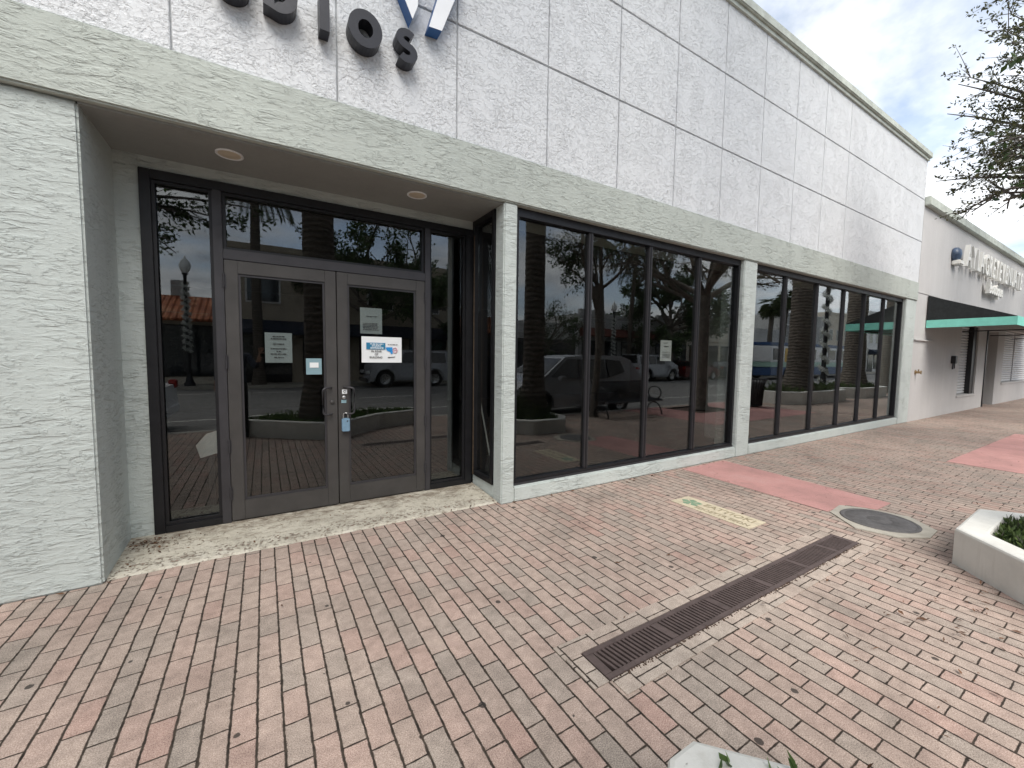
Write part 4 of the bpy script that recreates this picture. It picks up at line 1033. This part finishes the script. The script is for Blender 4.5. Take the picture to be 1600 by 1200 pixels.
# ================================================================== VEHICLES
def car(label, x, y, rz, paint, L=4.6, Wd=1.84, H=1.68, kind='suv', cat='car'):
    th = thing('parked_car', label, cat, (x, y, -.14), rz)
    wr = .35 if kind != 'jeep' else .42
    fx, bx = L * .5 - .86, -L * .5 + .92
    if kind == 'suv': prof = [(-L / 2, .45), (-L / 2 + .02, .95), (-L / 2 + .12, 1.12), (-L / 2 + .42, H - .12), (-L / 2 + .75, H - .02), (-.2, H), (.55, H - .06), (1.35, 1.10), (L / 2 - .35, .98), (L / 2 - .06, .78), (L / 2, .42)]
    elif kind == 'sedan': prof = [(-L / 2, .42), (-L / 2 + .03, .92), (-L / 2 + .75, 1.0), (-L / 2 + 1.35, H - .06), (-.3, H), (.3, H - .05), (1.15, .98), (L / 2 - .3, .84), (L / 2 - .03, .62), (L / 2, .36)]
    else: prof = [(-L / 2, .55), (-L / 2, 1.12), (-L / 2 + .02, 1.22), (-L / 2 + .06, H), (.35, H), (.72, 1.22), (L / 2 - .35, 1.14), (L / 2 - .25, 1.08), (L / 2 - .22, .55)]
    low = []
    for cx in (fx, bx):
        low += [(cx + (wr + .07) * math.cos(R(a)), max(.28, wr + (wr + .07) * math.sin(R(a)))) for a in range(-10, 191, 20)]
    body = prof + [(-L / 2 + .05, .28)][:0]
    outline = [(L / 2 - .05, .28)] + low[:11] + low[11:] + [(-L / 2 + .05, .28)]
    poly = outline + prof
    sec = []
    def wid(z): return Wd / 2 * (1.0 if z < .95 else 1.0 - .22 * (z - .95) / max(.1, H - .95)) * (1 if z > .5 else .97)
    m = MB(); n = len(poly)
    vs = [(a, wid(z), z) for a, z in poly] + [(a, -wid(z), z) for a, z in poly]
    m.add(vs, [(i, (i + 1) % n, n + (i + 1) % n, n + i) for i in range(n)], 0)
    bm = bmesh.new(); bv = [bm.verts.new(v) for v in vs[:n]]; f1 = bm.faces.new(bv); bv2 = [bm.verts.new(v) for v in vs[n:]]; f2 = bm.faces.new(bv2[::-1]); bmesh.ops.triangulate(bm, faces=[f1, f2]); bm.verts.index_update()
    m.add([v.co for v in bm.verts], [[v.index for v in f.verts] for f in bm.faces], 0); bm.free()
    m.build('body', paint, th)
    zt, zb = H - .12, 1.04 if kind != 'jeep' else 1.22
    g = MB()
    if kind == 'suv': sides = [[(.50, zt), (1.12, zb + .05), (.25, zb), (.22, zt)], [(.16, zt), (.18, zb), (-.85, zb), (-.80, zt)], [(-.88, zt), (-.92, zb + .02), (-1.55, zb + .16), (-1.45, zt - .04)]]
    elif kind == 'sedan': sides = [[(.25, zt), (.95, zb), (.1, zb), (.08, zt)], [(0, zt), (.02, zb), (-.85, zb), (-.72, zt)]]
    else: sides = [[(.28, zt), (.55, zb), (-.25, zb), (-.25, zt)], [(-.35, zt), (-.35, zb), (-1.0, zb), (-1.0, zt)], [(-1.12, zt), (-1.12, zb), (-1.85, zb), (-1.85, zt)]]
    for q in sides:
        for s in (1, -1):
            g2 = MB(); vs = [(a, s * (wid(z) + .012), z) for a, z in q]; vs += [(a, s * (wid(z) - .02), z) for a, z in q]
            g2.add(vs, [(0, 1, 2, 3), (4, 7, 6, 5), (0, 4, 5, 1), (1, 5, 6, 2), (2, 6, 7, 3), (3, 7, 4, 0)]); g2.build('side_window', 'car_glass', th)
    i0 = {'suv': 6, 'sedan': 5, 'jeep': 4}[kind]
    for nm, (a, b) in (('windscreen', (prof[i0], prof[i0 + 1])), ('rear_window', (prof[2 if kind != 'jeep' else 2], prof[3]))):
        p0 = Vector((a[0], 0, a[1])).lerp(Vector((b[0], 0, b[1])), .10); p1 = Vector((a[0], 0, a[1])).lerp(Vector((b[0], 0, b[1])), .90)
        if nm == 'windscreen': nn = Vector((.012, 0, .012))
        else: nn = Vector((-.012, 0, .010))
        g2 = MB(); vs = [(p.x + nn.x * o, s * (wid(p.z) - .09), p.z + nn.z * o) for o in (1, -1) for p in (p0, p1) for s in (1, -1)]
        g2.add(vs, [(0, 1, 3, 2), (4, 6, 7, 5), (0, 2, 6, 4), (1, 5, 7, 3), (0, 4, 5, 1), (2, 3, 7, 6)]); g2.build(nm, 'car_glass', th)
    for cx in (fx, bx):
        for s in (1, -1):
            mt = Matrix.Translation((cx, s * (Wd / 2 - .12), wr)) @ Matrix.Rotation(R(90), 4, 'X')
            o = MB().lathe([(wr * .62, -.11), (wr * .9, -.12), (wr, -.08), (wr, .08), (wr * .9, .12), (wr * .62, .11)], 24, 0, mt).build('wheel', 'tyre', th)
            r = MB(); r.lathe([(0, -.06), (wr * .2, -.07), (wr * .25, -.05), (wr * .58, -.055), (wr * .62, -.1), (wr * .62, .1), (wr * .58, .055), (0, .06)], 20, 0, mt)
            for k in range(5):
                a = 2 * math.pi * k / 5; r.add([(wr * .1 * math.cos(a + 1.57), wr * .1 * math.sin(a + 1.57), z) for z in (-.105, .105)] + [(wr * .6 * math.cos(a), wr * .6 * math.sin(a), z) for z in (-.108, .108)] + [(-wr * .1 * math.cos(a + 1.57), -wr * .1 * math.sin(a + 1.57), z) for z in (-.105, .105)], [(0, 2, 4), (1, 5, 3)], 0, False, mt)
            r.build('rim', 'chrome', o)
    for s in (1, -1):
        MB().box((L / 2 - .16, s * Wd * .36 - .16, .68), (L / 2 - .02, s * Wd * .36 + .16, .84), bev=.02).build('headlight', 'lamp_clear', th)
        MB().box((-L / 2 - .012, s * Wd * .41 - .12, .84), (-L / 2 + .12, s * Wd * .41 + .12, 1.02), bev=.02).build('tail_light', 'lamp_red', th)
        MB().box((.80, s * (Wd / 2 + .11) - .11, 1.0), (.98, s * (Wd / 2 + .11) + .08, 1.13), bev=.03).build('mirror', paint, th)
    m = MB(); m.box((-L / 2 - .03, -Wd * .46, .32), (-L / 2 + .06, Wd * .46, .52), bev=.03); m.box((L / 2 - .06, -Wd * .46, .30), (L / 2 + .03, Wd * .46, .48), bev=.03); m.build('bumper', 'car_dark' if kind != 'sedan' else paint, th)
    if kind == 'jeep':
        sp = MB().lathe([(.24, -.1), (.38, -.11), (.41, 0), (.38, .11), (.24, .1)], 22, 0, Matrix.Translation((-L / 2 - .14, 0, 1.05)) @ Matrix.Rotation(R(90), 4, 'Y')).build('spare_wheel', 'tyre', th)
        MB().lathe([(0, .0), (.24, 0), (.24, .08), (0, .09)], 20, 0, Matrix.Translation((-L / 2 - .2, 0, 1.05)) @ Matrix.Rotation(R(-90), 4, 'Y')).build('rim', 'chrome', sp)
        for cx in (fx, bx):
            for s in (1, -1):
                MB().tube([(cx + (wr + .1) * math.cos(R(a)), s * (Wd / 2 + .03), wr + (wr + .1) * math.sin(R(a))) for a in range(5, 176, 17)], .06, 8).build('fender', paint, th)
        MB().box((-L / 2 + .08, -Wd * .40, H - .05), (.30, Wd * .40, H + .012), bev=.02).build('hardtop', 'car_dark', th)
    return th
car('silver crossover parked at the near kerb beside the black bench', 7.5, -5.75, math.pi, 'car_silver')
car('white sedan parked at the near kerb by the left street tree', -3.9, -5.8, math.pi, 'car_white', 4.5, 1.8, 1.46, 'sedan')
car('silver jeep style car across the street before the big dense tree', 23.6, -16.2, 0, 'car_silver', 4.3, 1.86, 1.86, 'jeep')
car('silver jeep style car across the street before the broad tree', 6.3, -16.2, math.pi, 'car_silver', 4.3, 1.86, 1.86, 'jeep')
car('red sedan across the street in front of the silver jeep', 28.6, -16.2, 0, 'car_red', 4.4, 1.8, 1.45, 'sedan')
car('dark grey sedan across the street ahead of the red sedan', 33.4, -16.2, 0, 'car_dark', 4.5, 1.8, 1.45, 'sedan')
# bus
bs = thing('city_bus', 'long blue and white city bus with yellow panel across the street', 'bus', (43, -14.6, -.14))
BH = 8.8
m = MB(); m.box((-BH, -1.28, .35), (BH, 1.28, 1.05), 0, bev=.06); m.box((-BH, -1.275, 1.051), (BH, 1.275, 1.45), 1); m.box((-BH + .01, -1.27, 1.451), (BH - .01, 1.27, 2.75), 2, bev=.05); m.box((-BH + .1, -1.2, 2.751), (BH - .1, 1.2, 3.05), 0, bev=.1)
m.build('body', ['bus_blue', 'bus_teal', 'car_white'], bs)
for s_ in (-1, 1): MB().box((-6.6, s_ * 1.276 - .012, 1.46), (-4.2, s_ * 1.276 + .012, 2.6), bev=.004).build('yellow_panel', 'bus_yellow', bs)
for k in range(9):
    for s_ in (-1, 1):
        if k not in (1, 4): MB().box((-8.5 + k * 1.9, s_ * 1.29 - .012, 1.65), (-6.9 + k * 1.9, s_ * 1.29 + .012, 2.55), bev=.005).build('window', 'car_glass', bs)
MB().box((BH - .03, -1.1, 1.3), (BH + .02, 1.1, 2.6), bev=.01).build('windscreen', 'car_glass', bs)
for cx in (-6.2, .8, 6.2):
    for s_ in (-1, 1): MB().lathe([(0, -.15), (.3, -.15), (.48, -.14), (.5, 0), (.48, .14), (.3, .15), (0, .15)], 22, 0, Matrix.Translation((cx, s_ * 1.17, .5)) @ Matrix.Rotation(R(90), 4, 'X')).build('wheel', 'tyre', bs)

# ================================================================== BUILDINGS ACROSS THE STREET
def shop(label, x0, x1, h, wall, yf=-19.2, depth=9, wins=4, cat='building', para=(), storeys=1, sig=None, awn=None):
    th = thing('street_building', label, cat, ((x0 + x1) / 2, yf, 0)); w2 = (x1 - x0) / 2
    m = MB(); m.box((-w2, -depth, 0), (w2, 0, h)); m.box((-w2 - .03, -.2, h - .25), (w2 + .03, .06, h + .05), bev=.02)
    for a, b, hh in para: m.box((a - (x0 + x1) / 2, -.35, h + .051), (b - (x0 + x1) / 2, -.01, h + hh))
    m.box((-w2, .001, 3.05), (w2, .10, 3.25))
    m.build('wall', wall, th)
    st = (x1 - x0) / wins
    for k in range(wins):
        a = -w2 + st * k + .25; b = a + st - .5
        o = MB().box((a, .001, .35 if k % 3 else .02), (b, .06, 2.7), bev=.01).build('shop_window', 'frame_dark', th)
        MB().box((a + .07, .0605, .42), (b - .07, .075, 2.63)).build('glass', 'b_glass', o)
        if storeys > 1:
            o = MB().box((a + st * .15, .001, 3.95), (b - st * .15, .07, 5.35), bev=.01).build('window', 'b_white', th)
            MB().box((a + st * .15 + .08, .0705, 4.03), (b - st * .15 - .08, .08, 5.27)).build('glass', 'b_glass', o)
    if awn:
        m = MB(); m.prism([(.11, 3.1), (1.3, 2.6), (1.3, 2.4), (.11, 2.4)], -w2 + .3, w2 - .3, 'x'); m.build('awning', awn, th)
    return th
o = shop('single storey shop with orange clay tile roof across the street', -16, -1.45, 3.0, 'b_cream', wins=5)
m = MB(); m.prism([(.7, 2.95), (-2.0, 4.22), (-2.2, 4.22), (-2.2, 2.9), (.7, 2.85)], -7.4, 7.27, 'x'); m.build('roof', 'tile_roof', o)
MB().box((4.9, -2.6, 4.0), (5.5, -2.0, 5.0)).build('chimney', 'b_grey', o)
shop('tan two storey building with navy awnings across the street', -1.35, 12.8, 6.75, 'b_tan', wins=5, storeys=2, awn='b_awn')
shop('plain white single storey building across the street', 12.9, 19.4, 3.75, 'b_white', wins=2)
o = shop('grey building with stepped parapet and red tiled eave across the street', 19.5, 29.5, 4.65, 'b_grey', wins=5, para=((19.6, 22.0, .32), (24.2, 26.4, .45), (28, 29.4, .4)))
m = MB(); m.prism([(.9, 3.05), (.02, 3.62), (.02, 3.0), (.9, 2.98)], -5.0, 5.0, 'x'); m.build('eave', 'eave_red', o)
shop('long low cream building across the street', 29.6, 41.5, 4.4, 'b_cream', wins=5)
shop('low white house behind the fan palms across the street', 42.5, 47.5, 4.6, 'b_white', wins=3)
shop('grey flat roofed building behind the bus', 48, 58, 6.6, 'b_grey', wins=5, storeys=2, awn='b_awn')
shop('cream two storey building farther down behind the bus', 58.5, 70, 7.4, 'b_cream', wins=5, storeys=2)
shop('white corner building at the far end of the street', 71, 90, 8.3, 'b_white', wins=8, storeys=2, awn='b_awn')
shop('pale building at the left end of the street', -34, -16.5, 5.5, 'b_white', wins=6)

# ================================================================== PERSON (beside the camera, seen in the door glass)
def person():
    th = thing('person', 'person in dark shirt and black trousers holding up a phone', 'person', (-.42, -3.66, 0))
    bm_v = []; ed = []; rad = []
    def j(p, r): bm_v.append(p); rad.append(r if isinstance(r, tuple) else (r, r)); return len(bm_v) - 1
    pel = j((0, 0, .95), (.155, .12)); 
    sp1 = j((0, .0, 1.10), (.150, .11)); sp2 = j((0, -.01, 1.26), (.165, .115)); ch = j((0, -.01, 1.38), (.165, .11)); nk = j((0, 0, 1.475), .062); nk2 = j((0, .012, 1.53), .056)
    hd0 = j((0, .03, 1.60), (.072, .082)); hd1 = j((0, .03, 1.67), (.078, .095)); hd2 = j((0, .02, 1.735), (.066, .08))
    ed += [(pel, sp1), (sp1, sp2), (sp2, ch), (ch, nk), (nk, nk2), (nk2, hd0), (hd0, hd1), (hd1, hd2)]
    for s in (-1, 1):
        hip = j((s * .095, 0, .88), .095); kn = j((s * .115, .02, .49), .062); ca = j((s * .115, -.005, .34), .058); an = j((s * .12, -.02, .09), .042); to = j((s * .14, .13, .04), .038)
        ed += [(pel, hip), (hip, kn), (kn, ca), (ca, an), (an, to)]
    def arm(s, elb, wri, hand_dir, palm_n):
        sh = j((s * .185, -.01, 1.42), .062); e = j(elb, .044); w_ = j(wri, .030)
        ed.extend([(ch, sh), (sh, e), (e, w_)])
        hd = Vector(hand_dir).normalized(); pn = Vector(palm_n).normalized(); sd_ = hd.cross(pn).normalized(); W0 = Vector(wri)
        pm_ = j(tuple(W0 + hd * .05), (.034, .02)); ed.append((w_, pm_))
        for k, (o, l) in enumerate(((-.030, .070), (-.010, .078), (.010, .073), (.030, .058))):
            a = W0 + hd * .09 + sd_ * o; b = a + hd * l * .5 + pn * .012; c = b + (hd * .5 + pn * .8).normalized() * l * .5
            ia = j(tuple(a), .0095); ib = j(tuple(b), .0085); ic = j(tuple(c), .0075); ed.extend([(pm_, ia), (ia, ib), (ib, ic)])
        t0 = W0 + hd * .04 - sd_ * .035; t1 = t0 + (hd * .6 - sd_ * .5 + pn * .5).normalized() * .045
        i0 = j(tuple(t0), .011); i1 = j(tuple(t1), .009); ed.extend([(pm_, i0), (i0, i1)])
    arm(1, (.30, .10, 1.22), (.37, .17, 1.43), (.10, .15, 1), (.0, 1, 0))
    arm(-1, (-.27, -.03, 1.15), (-.29, .05, .90), (0, .1, -1), (1, 0, 0))
    me = bpy.data.meshes.new('body_cage'); me.from_pydata(bm_v, ed, []); o = bpy.data.objects.new('body_cage', me); COL.objects.link(o)
    md = o.modifiers.new('skin', 'SKIN'); md.use_smooth_shade = True
    for i, r in enumerate(rad): me.skin_vertices[0].data[i].radius = r
    me.skin_vertices[0].data[pel].use_root = True
    o.modifiers.new('sub', 'SUBSURF').levels = 2; o.modifiers['sub'].render_levels = 2
    dg = bpy.context.evaluated_depsgraph_get(); me2 = bpy.data.meshes.new_from_object(o.evaluated_get(dg)); bpy.data.objects.remove(o)
    me2.name = 'body'
    for k in ('skin', 'shirt', 'trousers', 'black'): me2.materials.append(M[k])
    for p in me2.polygons:
        c = p.center; p.use_smooth = True
        right = c.x > .22
        if c.z < .10 and abs(c.x) < .2: p.material_index = 3
        elif c.z < .98 and abs(c.x) < .23: p.material_index = 2
        elif c.z < 1.485 and not (right and c.z > 1.32 and c.y > .12) and not (c.x < -.22 and c.z < 1.02): p.material_index = 1
        else: p.material_index = 0
    b = bpy.data.objects.new('body', me2); COL.objects.link(b); b.parent = th
    hm = MB()
    hm.lathe([(0, .125), (.05, .118), (.082, .09), (.098, .045), (.102, 0), (.098, -.05), (.09, -.075)], 20, 0, Matrix.Translation((0, .008, 1.705)) @ Matrix.Rotation(R(14), 4, 'X') @ Matrix.Diagonal((.86, 1.0, .95, 1)))
    hm.build('hair', 'hair', b)
    fm = MB()
    for s in (-1, 1):
        fm.lathe([(0, .011), (.008, .008), (.011, 0), (.008, -.008), (0, -.011)], 10, 0, Matrix.Translation((s * .032, .118, 1.665)))
    fm.build('eye', 'b_white', b)
    fm = MB(); fm.tube([(0, .122, 1.668), (0, .138, 1.635), (0, .125, 1.625)], [.008, .013, .010], 8); 
    for s in (-1, 1): fm.tube([(s * .080, .03, 1.63), (s * .088, .02, 1.66), (s * .083, .01, 1.69)], [.008, .013, .010], 8)
    fm.build('nose', 'skin', b)
    MB().tube([(-.024, .110, 1.602), (0, .119, 1.600), (.024, .110, 1.602)], [.003, .006, .003], 8).build('mouth', 'pink_print', b)
    ph = thing('phone', 'black phone held up by the person', 'phone', (-.01, -3.462, 1.41))
    MB().box((-.038, -.004, .0), (.038, .004, .062), 0, bev=.003).build('case', 'black', ph)
    MB().box((-.034, -.0062, .003), (.034, -.0046, .058)).build('screen', 'b_glass', ph)
    return th
person()
